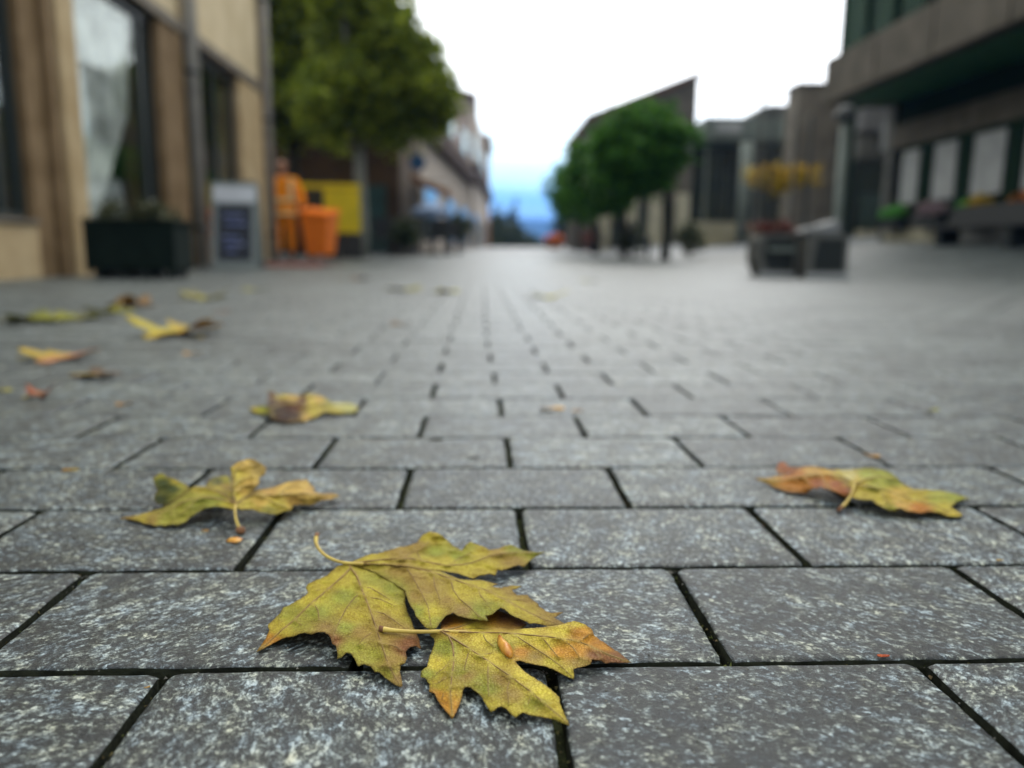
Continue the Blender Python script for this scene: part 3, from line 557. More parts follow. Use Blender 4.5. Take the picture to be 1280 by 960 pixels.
bck = zz([(652,306,16),(600,262,18),(520,222,20),(490,215,18),(505,190,15),(520,175,13),(545,165,12),(570,160,12),(600,158,12),(625,163,13),(638,200,14),(645,270,15)], *k3)
AG = (.60, .42, .10); AM = (.55, .36, .10)
T3 = [(150+a/4.571, 560+b/4.571, c) for a, b, c in [(700,100,AG),(650,150,YL),(740,200,AG),(820,120,BR),(800,90,BR),(660,270,YL),(700,250,AG),(770,240,BR),(850,250,AM),(950,230,AG),(1050,210,AG),(1090,240,AM),(1200,275,AM),(1060,290,AG),(1000,300,AM),(900,320,YG),(800,310,AG),(850,355,OL),(740,330,YG),(620,320,YG),(560,290,GR),(500,310,GR),(430,330,GR),(350,350,OL),(300,390,OL),(250,420,OL),(180,410,BR),(120,400,YG),(40,402,BR),(380,270,OL),(450,230,YG),(560,240,YG),(300,230,(.05,.075,.02)),(250,200,(.06,.09,.02)),(230,150,OL),(220,300,(.05,.07,.02)),(330,190,YG),(350,200,OL),(560,190,(.11,.12,.03)),(600,220,BR),(610,180,OL)]]
vn3 = [z2(p, *k3) for p in ([(657,318),(650,270),(645,200),(660,130),(700,90)],[(660,322),(700,295),(760,265),(850,270),(950,265),(1050,262),(1150,275),(1235,274)],[(655,318),(620,285),(560,250),(500,232),(430,228)],[(650,315),(560,290),(460,280),(380,300),(300,340),(200,385),(80,402)])]
sc3 = [z2(p, *k3) for p in ([(800,268),(870,310),(950,340)],[(900,268),(960,225),(1030,200)],[(460,282),(400,330),(350,380)],[(648,220),(700,180),(760,160)],[(652,260),(700,220),(750,210)],[(300,340),(290,390)],[(1000,265),(1060,300)])]
st3 = [(150+a/4.571, 560+b/4.571, h) for a, b, h in [(660,322,17),(656,345,16),(655,370,14.5),(658,400,12),(665,425,9),(675,445,6),(684,462,3.5),(692,476,2.5)]]
traced_leaf('plane_leaf', 'golden plane leaf on the left, standing on its lobes, centre lobe upright', GH,
 [(cen, []), (rgt, [(380,618,14),(350,622,15),(395,622,10)]), (lft, [(270,620,18),(235,632,13),(210,645,6)]), (fold, []), (bck, [])], T3, vn3, sc3, st3, M['leaf_fresh'], 2.4, .5, 5, vr=.0007, stem_r=(.0010, .0012))
knob = empty('plane_seed', onZ(301, 665, .002), 0, 'dark brown seed beside a tan scrap at the golden leaf stem', 'seed')
bm = bmesh.new(); bmesh.ops.create_icosphere(bm, subdivisions=3, radius=.0042)
for v_ in bm.verts: v_.co *= 1+.25*noise.noise(v_.co*300); v_.co.z *= .8; v_.co.z += .0015
me = bpy.data.meshes.new('kernel'); bm.to_mesh(me); bm.free(); link('kernel', me, M['stem_dark'], knob, True)
me = bpy.data.meshes.new('husk'); c0 = onZ(301, 665, .002); pz = [(282,676,1),(288,672,2),(296,671,3),(303,673,3.5),(300,676.5,2),(294,678,1.5),(287,677.5,1)]
me.from_pydata([tuple(onZ(a, b, h/1000)-c0) for a, b, h in pz], [], [tuple(range(7))[::-1]]); fo = link('husk', me, M['amber'], knob, True); md = fo.modifiers.new('t', 'SOLIDIFY'); md.thickness = .0006
# leaf 4 : right
k4 = (940, 570, 4.571)
l4 = zz([(12,130,4),(50,122,6),(90,125,7),(140,112,9),(190,110,11),(225,90,14),(260,72,16),(300,62,18),(340,60,19),(385,70,19),(430,75,18),(470,88,18),(500,103,18),(530,140,17),(548,170,15),(562,215,12),(556,228,10),(545,238,8),(510,222,11),(480,205,13),(455,198,13),(430,188,13),(410,186,13),(390,176,13),(370,188,11),(350,183,11),(325,200,7),(305,217,3),(285,212,4),(270,210,4),(235,208,4),(200,205,3),(165,192,3),(130,180,3),(95,165,3),(60,150,3)], *k4)
r4 = zz([(500,103,18),(470,84,18),(440,75,18),(500,78,19),(560,78,20),(600,72,20),(640,68,20),(690,68,20),(740,75,19),(780,88,17),(810,105,15),(835,130,13),(850,150,11),(885,170,9),(922,188,8),(985,190,8),(1050,195,7),(1100,200,6),(1150,212,5),(1200,225,4),(1250,240,2),(1205,250,3),(1178,258,4),(1160,270,5),(1135,292,4),(1165,310,3),(1205,332,1.5),(1190,350,1),(1155,347,2),(1120,345,3),(1085,330,4),(1050,322,5),(1010,316,6),(970,325,6),(925,320,7),(880,315,7),(855,300,8),(830,300,8),(822,318,5),(800,312,6),(778,312,6),(745,292,9),(720,280,10),(700,262,11),(680,250,12),(640,250,11),(600,245,11),(575,238,11),(562,228,11),(562,215,12),(548,170,15),(530,140,17)], *k4)
b4 = zz([(440,76,18),(385,70,18),(340,62,18),(262,72,14),(230,85,11),(192,108,8),(150,100,7),(135,82,7),(145,50,9),(160,33,11),(185,33,11),(200,48,11),(212,62,11),(250,66,13),(300,58,16),(360,58,17)], *k4)
T4 = [(940+a/4.571, 570+b/4.571, c) for a, b, c in [(40,130,BR),(120,125,AM),(200,140,(.46,.19,.03)),(270,100,(.46,.19,.03)),(330,90,AM),(300,160,(.46,.19,.03)),(370,150,(.30,.09,.025)),(430,120,(.46,.19,.03)),(480,160,(.30,.09,.025)),(530,200,(.30,.09,.025)),(450,85,AG),(500,95,YL),(160,50,(.30,.09,.025)),(220,85,(.30,.09,.025)),(560,120,(.55,.50,.24)),(520,90,(.50,.46,.20)),(600,150,YL),(650,100,(.33,.36,.06)),(740,110,(.33,.36,.06)),(700,170,(.38,.38,.07)),(800,140,(.30,.33,.06)),(760,240,YG),(820,220,AG),(850,280,AM),(950,290,(.46,.19,.03)),(940,230,YG),(1050,240,(.40,.42,.08)),(1150,230,(.30,.33,.06)),(1100,300,YG),(1170,330,YL),(620,220,YG),(800,300,OL),(970,315,(.46,.19,.03)),(1200,245,GR)]]
vn4 = [z2(p, *k4) for p in ([(585,165),(640,170),(720,185),(820,215),(930,250),(1050,285),(1180,335)],[(585,160),(540,130),(470,110),(380,105),(280,120),(180,140),(60,138)],[(590,160),(660,130),(740,115),(820,135)])]
sc4 = [z2(p, *k4) for p in ([(820,215),(900,205),(1000,205)],[(930,250),(1020,235),(1130,235)],[(720,185),(760,240),(790,290)],[(400,105),(420,150),(450,190)],[(820,215),(860,270)],[(280,120),(330,160)])]
st4 = [(940+a/4.571, 570+b/4.571, h) for a, b, h in [(600,110,21),(592,140,20),(585,165,18),(578,195,15),(568,225,12),(556,250,8),(540,270,5),(515,290,3),(492,312,2)]]
traced_leaf('plane_leaf', 'plane leaf on the right, rusty brown on one half and lime green on the other', GH,
 [(r4, [(1080,607,16),(1110,600,17),(1090,600,19)]), (l4, [(1010,597,15),(1035,603,14)]), (b4, [])], T4, vn4, sc4, st4, M['leaf_fresh'], 2.4, .6, 11, vr=.0007, stem_r=(.0010, .0013))
# leaf 5 : small curled, brown middle
k5 = (310, 480, 8.0)
y5 = zz([(300,105,18),(360,100,19),(430,108,19),(500,110,19),(560,108,19),(620,90,20),(700,105,18),(760,130,16),(810,165,12),(860,188,10),(930,185,9),(1000,188,8),(1060,200,6),(1105,235,3),(1085,280,2),(1000,288,3),(900,298,3),(830,285,5),(760,280,6),(720,305,5),(680,332,4),(620,350,3),(560,385,2),(525,345,6),(560,290,9),(590,230,13),(560,170,16),(480,165,17),(400,165,17),(340,140,18)], *k5)
c5 = zz([(590,230,13),(560,290,9),(540,372,3),(470,384,3),(400,388,3),(320,370,4),(240,350,5),(215,300,9),(205,250,13),(200,160,20),(200,66,26),(262,78,25),(295,105,21),(325,135,18),(400,165,17),(480,165,17),(560,170,16)], *k5)
s5 = zz([(10,240,2),(60,232,5),(110,222,8),(170,222,11),(205,228,13),(212,262,11),(215,298,9),(160,300,5),(100,298,3),(40,275,1.5)], *k5)
T5 = [(310+a/8, 480+b/8, c) for a, b, c in [(340,120,YL),(450,130,AG),(560,140,(.10,.022,.008)),(600,120,YG),(640,200,YL),(700,160,AG),(800,200,OL),(900,220,(.55,.55,.25)),(1020,230,(.50,.52,.2)),(860,270,YG),(650,290,(.5,.42,.06)),(580,330,AG),(300,250,(.03,.009,.005)),(400,300,(.025,.008,.004)),(350,220,(.05,.015,.007)),(440,250,(.07,.02,.01)),(350,330,(.04,.012,.006)),(480,320,(.04,.012,.006)),(480,230,(.10,.022,.008)),(520,200,(.12,.03,.012)),(230,120,(.10,.04,.02)),(250,200,(.05,.015,.008)),(340,190,(.10,.022,.008)),(50,260,YL),(130,250,(.42,.45,.06))]]
traced_leaf('plane_leaf', 'curled yellow leaf with a dark rusty middle, farther back left of centre', GH,
 [(c5, []), (y5, []), (s5, [])], T5, [z2([(590,230),(700,200),(850,230),(1080,240)], *k5), z2([(590,230),(480,200),(380,190),(250,230)], *k5)], [], None, M['leaf_fresh'], 1.6, .4, 23, vr=.0007)

# scattered leaves farther off
def small_leaf(px, py, wpx, cols, label, yaw=None, curl=.35, stem=True, seed=1, lobed=True, flat=1.0, group='small and distant fallen leaves'):
    p = onZ(px, py, 0); Y = p.y
    for _ in range(4):
        d = ray(px, py); t = (g(p.x, p.y)-H)/d.z
        if t > 0: p = Vector((d.x*t, d.y*t, 0))
    R = wpx/F*p.y*.55; rr = random.Random(seed); n = 60; V = [(0, 0, 0)]; Fc = []; rings = 4; TI = [cols[0]+(1,)]; yaw = rr.uniform(0, 6.28) if yaw is None else yaw
    for r in range(1, rings+1):
        for i in range(n):
            a = 2*PI*i/n
            if lobed:
                lob = .50+.50*abs(math.cos(2.5*(a-PI)/1.0))**1.3 if abs(a-PI) < 2.75 else .35
                tooth = .07*abs(math.sin(a*11))
                q = lob+tooth*(r == rings)
            else: q = .55+.45*abs(math.cos(a))**.8
            x = R*r/rings*q*math.cos(a); y = R*r/rings*q*math.sin(a)*(1 if lobed else .5)
            rad = r/rings*q
            z = R*curl*(.9 if px < 300 else .6)*(rad**2*(math.sin(a*2+seed)*.55+.35)+.22*noise.noise(Vector((x/R*2.5, y/R*2.5, seed)))+.12)
            V.append((x, y, z)); k = .5+.5*math.sin(a+seed)+.5*noise.noise(Vector((x/R*2, y/R*2, seed*3)))
            k = min(1, max(0, k)); cA, cB = cols[0], cols[-1]; TI.append(tuple(cA[j]*(1-k)+cB[j]*k for j in range(3))+(1,))
    for i in range(n): Fc.append((0, 1+i, 1+(i+1) % n))
    for r in range(rings-1):
        for i in range(n): a = 1+r*n+i; b = 1+r*n+(i+1) % n; Fc.append((a, a+n, b+n, b))
    zmin = min(v[2] for v in V); V = [(x, y, (z-zmin)*flat+.0006) for x, y, z in V]
    me = bpy.data.meshes.new('blade'); me.from_pydata(V, [], Fc)
    a = me.color_attributes.new('tint', 'FLOAT_COLOR', 'POINT'); a.data.foreach_set('color', np.array(TI, 'f').ravel())
    a = me.attributes.new('vein', 'FLOAT', 'POINT')
    root = empty('plane_leaf' if lobed else 'leaf_scrap', (p.x, p.y, g(p.x, p.y)), yaw, label, 'leaf' if lobed else 'leaf scrap', group)
    ob = link('blade', me, M['leaf_fresh'], root, True); md = ob.modifiers.new('thickness', 'SOLIDIFY'); md.thickness = .0004
    if lobed and stem:
        z0 = -zmin*flat+.0015
        MB().tube([(0, 0, z0), (-R*.35, R*.05, z0+.002), (-R*.8, R*.12, .004), (-R*1.15, R*.25, .002)], [.0012, .0012, .0014, .0018], 6).build('stem', M['stem'], root, True)
    return root
DKB = (.12, .05, .02); LIME = (.34, .36, .05); AMB = (.52, .30, .05)
for a in [
 (222,418,100,(AMB,DKB,(.55,.48,.06)),'large curled leaf half brown half yellow, beyond the golden leaf on the left',2.6,.40,1),
 (78,448,80,((.55,.42,.05),(.50,.22,.16)),'narrow yellow leaf with a pinkish end near the left edge',.3,.30,2),
 (52,496,32,((.46,.13,.05),DKB),'small rolled rust-brown leaf near the left edge',1.0,1.0,3),
 (122,470,52,((.16,.11,.07),(.10,.06,.05)),'dull brown leaf left of the pair of rolled leaves',.2,.25,4),
 (45,402,78,(LIME,(.20,.22,.04)),'lime green leaf, leftmost of the row before the planter',.1,.30,5),
 (100,399,60,((.30,.33,.06),OL),'second green leaf from the left in the row before the planter',2.2,.28,6),
 (136,391,50,(LIME,OL),'pale green leaf touching the brown one before the planter',.9,.30,7),
 (165,384,52,((.36,.20,.05),(.24,.14,.05)),'brown leaf at the right end of the row before the planter',1.9,.55,8),
 (258,374,52,((.26,.24,.06),OL),'olive leaf alone between the planter and the brown-yellow leaf',.5,.45,9),
 (318,363,28,((.34,.34,.10),OL),'small olive leaf in front of the sandwich board',.8,.35,10),
 (450,350,22,((.18,.09,.05),DKB),'small dark brown leaf in front of the orange-clad person',.8,.6,11),
 (428,350,16,((.20,.12,.08),DKB),'tiny brown leaf left of its dark brown neighbour',2.0,.5,12),
 (507,363,44,((.50,.46,.07),OL),'pale olive leaf, left of the two in the middle distance',.1,.35,13),
 (557,366,38,((.54,.46,.05),LIME),'yellow-olive leaf, right of the two in the middle distance',1.4,.40,14),
 (684,372,46,((.26,.28,.04),(.50,.46,.06)),'green leaf alone right of the street centre',.4,.55,15),
 (501,406,24,((.22,.11,.06),(.16,.08,.05)),'small round brown leaf in the centre left paving',.7,.6,16),
 (737,352,20,((.44,.44,.16),LIME),'faint pale leaf far right of the green leaf',.7,.3,17)]:
    small_leaf(*a[:3], a[3], a[4], a[5], a[6], True, a[7])
for a in [
 (690,512,30,((.62,.38,.12),(.70,.48,.22)),'amber scrap resting on a paver right of centre',.1,.35,31),
 (1089,570,20,((.50,.28,.07),AMB),'tan scrap wedged in the joint behind the rusty and green leaf',-.7,.3,32),
 (276,391,22,((.36,.19,.13),(.3,.14,.1)),'pinkish scrap right below the olive leaf',.6,.3,33),
 (240,443,20,((.50,.26,.05),AMB),'orange-tan scrap under the brown-yellow leaf',.3,.3,34),
 (155,506,18,((.36,.18,.07),AMB),'faint brown scrap on the left paving',.5,.3,35),
 (88,588,20,((.46,.36,.08),AMB),'thin straw-coloured scrap on a joint at the left',.1,.15,36),
 (3,489,20,(LIME,YL),'lime scrap cut by the left edge',.1,.3,37),
 (256,664,9,((.50,.34,.16),AMB),'tiny pale scrap on the paver below the golden leaf',.1,.2,38),
 (1165,513,18,((.40,.40,.12),LIME),'faint yellow-green scrap on the right paving',.2,.3,39),
 (1104,820.5,16,((.50,.10,.02),(.40,.07,.02)),'bright rust-red scrap caught in the joint at lower right',.0,.15,40),
 (1250,700.5,9,((.42,.36,.05),AMB),'tiny yellow scrap in the joint at the right edge',.0,.2,41),
 (722,514,14,((.45,.25,.08),AMB),'pinkish tan scrap beside the amber one',.0,.2,42),
 (546,550,16,((.035,.045,.03),(.05,.05,.04)),'small dark scrap left of the centre joint',.0,.3,43),
 (592,573,15,((.03,.03,.03),(.05,.05,.04)),'tiny black scrap close to the centre joint',.0,.3,44),
 (184,860,7,((.50,.33,.14),AMB),'crumb of tan bark beside the front left joint',.4,.3,45)]:
    small_leaf(*a[:3], a[3], a[4], a[5], a[6], False, a[7], lobed=False, group='little scraps of leaf on the paving')
# crumbs of moss and soil lying in the nearer joints
V, Fc = [], []; rr = random.Random(9)
for i in range(16000):
    k = rr.randint(-1, 6); y = rowY(k)+rr.uniform(-.0025, .0025); w = 1.0+rr.random()*0
    if i % 2: x = rr.uniform(-1.4, 1.5)
    else:
        o_ = offs.get(k, -.08)+(PW/2 if k % 2 else 0); x = o_+PW*rr.randint(-6, 6)+rr.uniform(-.0028, .0028); y = rowY(k)+rr.uniform(0, PR)
    if noise.noise(Vector((x*12, y*12, 0))) < rr.uniform(-.5, .2): continue
    z = rr.uniform(-.0125, -.0035); s_ = rr.uniform(.0006, .0018); n = len(V)
    for _ in range(4): V.append((x+rr.uniform(-1, 1)*s_, y+rr.uniform(-1, 1)*s_, z+rr.uniform(-1, 1)*s_))
    Fc += [(n, n+1, n+2), (n, n+2, n+3), (n, n+3, n+1), (n+1, n+3, n+2)]
M['moss'] = mat('joint_moss', (.06, .085, .02), .95, (.10, .07, .04), 90, 0, .1)
me = bpy.data.meshes.new('joint_moss'); me.from_pydata(V, [], Fc); tag(link('joint_moss', me, M['moss']), kind='stuff')
# grit on the stones and in the joints
V, Fc = [], []
rr = random.Random(5)
for i in range(1500):
    px = rr.uniform(-20, 1300); py = rr.uniform(560, 965) if i % 3 else rr.uniform(430, 600); p = onZ(px, py, 0)
    if i % 2:
        k = round((p.y-Y0)/PR); p.y = rowY(k)+rr.uniform(-.002, .002); p.z = -.006
    s = rr.uniform(.0003, .0010)*(1.4 if i % 2 else 1); n = len(V)
    for dx, dy, dz in ((1,0,0),(-.6,.8,0),(-.5,-.9,0),(0,.1,1)): V.append((p.x+dx*s, p.y+dy*s, p.z+dz*s*.9+.0001))
    Fc += [(n,n+1,n+3),(n+1,n+2,n+3),(n+2,n,n+3),(n,n+2,n+1)]
M['grit'] = mat('grit', (.20, .19, .16), .9, (.05, .05, .04), 300)
me = bpy.data.meshes.new('grit'); me.from_pydata(V, [], Fc); tag(link('grit', me, M['grit']), kind='stuff')
# ------------------------------------------------------------ left shop building
FX = -3.70
sb = empty('shop_building', (FX, 10, 0), 0, 'tan sandstone shop building with tall shop windows along the left side', 'building')
def P(name, a, b, m, par=sb, bevel=0.01):   # a box given in world coordinates, as a child of a thing
    o = par; base = Vector((0, 0, 0))
    while o: base += o.location; o = o.parent
    return B(name, tuple(Vector(a)-base), tuple(Vector(b)-base), m, par, bevel)
# piers: (y0, y1, material, proud)
for y0, y1, m, pr in ((6.68, 6.98, 'sandstone', .0), (6.98, 7.12, 'sandstone', .05), (7.15, 7.46, 'sandstone_light', .07), (9.42, 10.16, 'sandstone', .03), (12.38, 13.62, 'sandstone_light', .03), (2.0, 3.4, 'sandstone', .03)):
    P('pier', (FX-.45, y0, -.02), (FX+pr, y1, 2.84), M[m])
P('pier_groove', (FX-.30, 7.12, -.02), (FX-.06, 7.15, 2.84), M['lintel'], bevel=0)
for y0, y1, z1 in ((3.4, 6.68, .44), (7.46, 9.42, .30), (10.16, 12.38, .30)):
    P('plinth', (FX-.40, y0, -.02), (FX+.02, y1, z1), M['sandstone_light'] if y0 < 5 else M['sandstone'])
    P('sill', (FX-.38, y0+.003, z1), (FX+.05, y1-.003, z1+.04), M['lintel'])
P('lintel', (FX-.45, 2.0, 2.84), (FX+.06, 13.62, 2.98), M['lintel'])
for i, (y0, y1) in enumerate(((2.0, 4.8), (4.81, 7.45), (7.46, 10.14), (10.42, 12.36), (12.37, 13.62))):
    P('cladding_panel', (FX-.45, y0, 2.983), (FX+.0+.004*(i % 2), y1, 4.40), M['sandstone_pale'])
    P('cladding_panel', (FX-.45, y0, 4.41), (FX+.003-.004*(i % 2), y1, 5.9), M['sandstone_pale'])
P('upper_wall', (FX-.46, 2.0, 5.92), (FX+.02, 13.62, 9.0), M['sandstone_pale'])
P('end_wall', (FX-8, 13.62, -.02), (FX-.02, 13.90, 9.0), M['sandstone'])
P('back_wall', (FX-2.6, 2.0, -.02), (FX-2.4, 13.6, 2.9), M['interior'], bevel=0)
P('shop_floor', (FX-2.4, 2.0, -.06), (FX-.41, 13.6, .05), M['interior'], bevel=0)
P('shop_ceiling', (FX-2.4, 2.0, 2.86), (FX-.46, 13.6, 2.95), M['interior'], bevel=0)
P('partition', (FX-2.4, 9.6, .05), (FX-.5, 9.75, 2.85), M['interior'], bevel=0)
for y0, y1, z0, mull in ((3.42, 6.66, .48, (5.0, 6.35)), (7.48, 9.40, .34, (9.1,)), (10.18, 12.36, .34, (11.5,))):
    w = P('window', (FX-.14, y0, 2.74), (FX-.06, y1, 2.838), M['dark_frame'], bevel=0)
    P('frame', (FX-.14, y0, z0), (FX-.06, y0+.06, 2.739), M['dark_frame'], w, 0); P('frame', (FX-.14, y1-.06, z0), (FX-.06, y1, 2.739), M['dark_frame'], w, 0); P('frame', (FX-.14, y0+.06, z0), (FX-.06, y1-.06, z0+.06), M['dark_frame'], w, 0)
    for ym in mull: P('mullion', (FX-.135, ym, z0+.06), (FX-.065, ym+.06, 2.739), M['dark_frame'], w, 0)
    P('pane', (FX-.105, y0+.05, z0+.05), (FX-.095, y1-.05, 2.75), M['glass'], w, 0)
# white sheet added in the second window, standing in for reflections on its glass
V, Fc = [], []; ny, nzv = 40, 26
for j in range(nzv):
    zf = j/(nzv-1); z = .36+2.36*zf; y1 = 8.25+.85*min(1, max(0, (zf-.12)/.45))
    for i in range(ny):
        t_ = i/(ny-1); y = 7.56+(y1-7.56)*t_; V.append((-.19+.035*math.sin(t_*30+zf*2)+.02*math.sin(t_*11), y-10, z))
for j in range(nzv-1):
    for i in range(ny-1): a = j*ny+i; Fc.append((a, a+1, a+ny+1, a+ny))
me = bpy.data.meshes.new('reflection_stand_in'); me.from_pydata(V, [], Fc); dr = link('reflection_stand_in', me, M['reflection_sheet'], sb, True); md = dr.modifiers.new('t', 'SOLIDIFY'); md.thickness = .004; dr['label'] = 'white sheet added behind the glass in place of its reflections'
V, Fc = [], []  # second sheet, mottled grey, added to imitate the lower reflections in the glass
for j in range(14):
    for i in range(24):
        a = i/23; z = j/13*(1.25-.75*a+.1*math.sin(a*9)); V.append((-.42+.06*math.sin(a*25+j*.4)-.1*j/13, -1.75+1.2*a, .32+z))
for j in range(13):
    for i in range(23): a = j*24+i; Fc.append((a, a+1, a+25, a+24))
me = bpy.data.meshes.new('grey_reflection_stand_in'); me.from_pydata(V, [], Fc); dr = link('grey_reflection_stand_in', me, mat('grey_reflection_sheet', (.10, .11, .10), .9, (.42, .43, .40), 4.5), sb, True); md = dr.modifiers.new('t', 'SOLIDIFY'); md.thickness = .004; P('display_stand', (FX-1.2, 5.3, .05), (FX-.6, 6.1, .95), M['conc_light'])
P('display_board', (FX-.9, 10.9, .9), (FX-.84, 11.6, 1.5), M['teal']); P('display_board', (FX-.8, 10.5, .5), (FX-.74, 10.8, .9), M['poster'])
dp = empty('downpipe', (FX+.09, 10.28, 0), 0, 'thick grey vertical pipe on the shop front between the two right windows', 'drainpipe', 'grey vertical pipes on the tan shop')
MB().tube([(0, 0, -.01), (0, 0, 8.9)], .085, 14).build('pipe', M['pipe'], dp, True)
for z in (.5, 2.4, 4.3, 6.2): MB().tube([(0, 0, z), (0, 0, z+.05)], .10, 14).build('clamp', M['dark_frame'], dp, True)
dp = empty('downpipe', (FX+.08, 13.76, 0), 0, 'grey vertical pipe at the far corner of the tan shop', 'drainpipe', 'grey vertical pipes on the tan shop')
MB().tube([(0, 0, .02), (0, 0, 8.9)], .075, 14).build('pipe', M['pipe'], dp, True)
for z in (.5, 2.4, 4.3, 6.2): MB().tube([(0, 0, z), (0, 0, z+.05)], .09, 14).build('clamp', M['dark_frame'], dp, True)

def leafcloud(name, blobs, n, size, m, parent, seed=0, clump=.28):
    """foliage: n small leaves gathered in clumps inside the ellipsoids (cx,cy,cz,rx,ry,rz)"""
    r = np.random.default_rng(seed); vol = np.array([b[3]*b[4]*b[5] for b in blobs]); vol = vol/vol.sum(); per = 26; nc = max(1, n//per); V = []
    for b, w in zip(blobs, vol):
        k = max(3, int(nc*w)); d = r.normal(size=(k, 3)); d /= np.linalg.norm(d, axis=1)[:, None]; rad = r.random(k)**.38
        cc = np.array(b[:3])+d*rad[:, None]*np.array(b[3:])
        for c_ in cc:
            s = clump*(.6+.8*r.random()); p = c_+r.normal(size=(per, 3))*s*np.array([.5, .5, .38]); V.append(p)
    Pn = np.concatenate(V); k = len(Pn); a = r.normal(size=(k, 3)); a[:, 2] *= .6; a /= np.linalg.norm(a, axis=1)[:, None]; b_ = np.cross(a, r.normal(size=(k, 3))); b_ /= np.linalg.norm(b_, axis=1)[:, None]
    s = size*(.6+.8*r.random((k, 1))); q = np.stack([Pn-a*s, Pn-b_*s*.6, Pn+a*s, Pn+b_*s*.6], 1).reshape(-1, 3)
    me = bpy.data.meshes.new(name); me.vertices.add(4*k); me.vertices.foreach_set('co', q.astype('f').ravel()); me.loops.add(4*k); me.loops.foreach_set('vertex_index', np.arange(4*k, dtype='i'))
    me.polygons.add(k); me.polygons.foreach_set('loop_start', np.arange(0, 4*k, 4, dtype='i')); me.polygons.foreach_set('loop_total', np.full(k, 4, 'i')); me.update(); me.validate()
    return link(name, me, m, parent)
# planter box on feet with a straggly plant
pl = empty('planter_box', (-2.93, 6.85, 0), math.radians(-1), 'dark green planter box on short feet in front of the tan shop', 'planter')
MB().box((-.37, -.20, .07), (.37, .20, .46)).build('box', M['planter'], pl, bevel=.012)
for x in (-.30, -.10, .10, .30): B('foot', (x-.03, -.16, 0), (x+.03, .16, .07), M['inset'], pl, .004)
for x in (-.375, .335): B('corner_post', (x, -.215, .05), (x+.04, -.18, .485), M['planter'], pl, .004)
B('rim', (-.39, -.22, .46), (.39, .22, .485), M['planter'], pl, .006); B('soil', (-.35, -.18, .486), (.35, .18, .49), M['bed'], pl)
plp = empty('planter_plant', (-2.93, 6.85, .49), 0, 'sparse brownish green plant growing in the dark green planter box', 'plant')
leafcloud('foliage', [(-.25, 0, .04, .12, .12, .09), (0, 0, .03, .2, .12, .06), (.24, 0, .02, .12, .12, .06), (.1, 0, .10, .06, .06, .09)], 700, .025, M['leafdark'], plp, 4, .08)
st = MB()
for i in range(9): x = -.32+.08*i; st.tube([(x, 0, -.01), (x+.02*math.sin(i*3), .02, .06), (x+.05*math.sin(i*5), 0, .13+.05*math.sin(i*2))], [.004, .003, .001], 5)
st.build('stem', M['bark_dark'], plp)
# sandwich board
ab = empty('sandwich_board', (-3.02, 9.85, g(-3, 9.85)), math.radians(6), 'grey sandwich board with white header beside the tan shop', 'sandwich board')
for s in (-1, 1):
    pr = [(s*.24, 0), (s*.03, 1.02)]
    def slabp(name, z0, z1, m, t=.015, w=.28, off=0, x0=None, x1=None):
        q = lambda z: s*(.26-.235*z/1.04); o_ = s*off
        mb = MB(); x0_ = -w if x0 is None else x0; x1_ = w if x1 is None else x1
        mb.prism([(q(z0)+o_, z0), (q(z1)+o_, z1), (q(z1)+o_+s*t, z1), (q(z0)+o_+s*t, z0)], 'x', x0_, x1_); return mb.build(name, m, bd)
    bd = MB().prism([(s*.26, 0), (s*.025, 1.04), (s*.040, 1.04), (s*.275, 0)], 'x', -.27, .27).build('board', M['sign_frame'], ab)
    if s < 0:
        slabp('header', .80, .99, M['white_board'], .012, .25, .016); slabp('writing_panel', .10, .76, M['chalk'], .010, .20, .016)
        for z, a_, b_ in ((.62, -.13, .10), (.52, -.10, .14), (.36, -.14, .06), (.28, -.12, .12), (.20, -.10, .02)): slabp('chalk_line', z, z+.028, M['blue_chalk'], .002, .1, .0275, a_, b_)
        # chalk lines are blurred handwriting strokes
B('hinge', (-.2, -.03, 1.035), (.2, .03, 1.055), M['dark_frame'], ab)
rm = empty('red_mat', (-2.95, 10.9, g(-3, 10.9)), 0, 'thin dull red mat on the paving by the sandwich board', 'mat')
MB().box((-.75, -.45, .002), (.85, .55, .016)).build('mat_pad', M['red_mat'], rm, bevel=.004); 
for x in (-.76, .82): B('mat_edge', (x, -.46, .001), (x+.04, .56, .019), M['chair'], rm)

# ------------------------------------------------------------ person in orange work clothes
def skinned(name, chains, m, parent, sub=2):
    bm = bmesh.new(); lay = bm.verts.layers.skin.verify(); vs = {}
    first = True
    for ch in chains:
        prev = None
        for key, co_, r in ch:
            if key in vs: v_ = vs[key]
            else:
                v_ = bm.verts.new(co_); v_[lay].radius = (r if hasattr(r, '__len__') else (r, r)); v_[lay].use_root = first; first = False; vs[key] = v_
            if prev is not None and prev is not v_: bm.edges.new((prev, v_))
            prev = v_
    me = bpy.data.meshes.new(name); bm.to_mesh(me); bm.free(); o = link(name, me, m, parent, False)
    md = o.modifiers.new('skin', 'SKIN'); md.use_smooth_shade = True; md = o.modifiers.new('sub', 'SUBSURF'); md.levels = md.render_levels = sub; return o
pc = onG(357, 322, 14.5)
ps = empty('person', pc, math.radians(8), 'person in an orange jacket and trousers with pale bands, standing by the orange bin', 'person')
body = [[('pel', (0, 0, .95), (.13, .10)), ('w', (0, 0, 1.10), (.125, .09)), ('ch', (0, 0, 1.32), (.15, .10)), ('nk0', (0, 0, 1.46), (.075, .07)), ('nk', (0, 0, 1.53), .055), ('hd0', (0, -.01, 1.59), .075), ('hd', (0, -.015, 1.68), (.085, .10)), ('hd2', (0, 0, 1.76), .07)]]
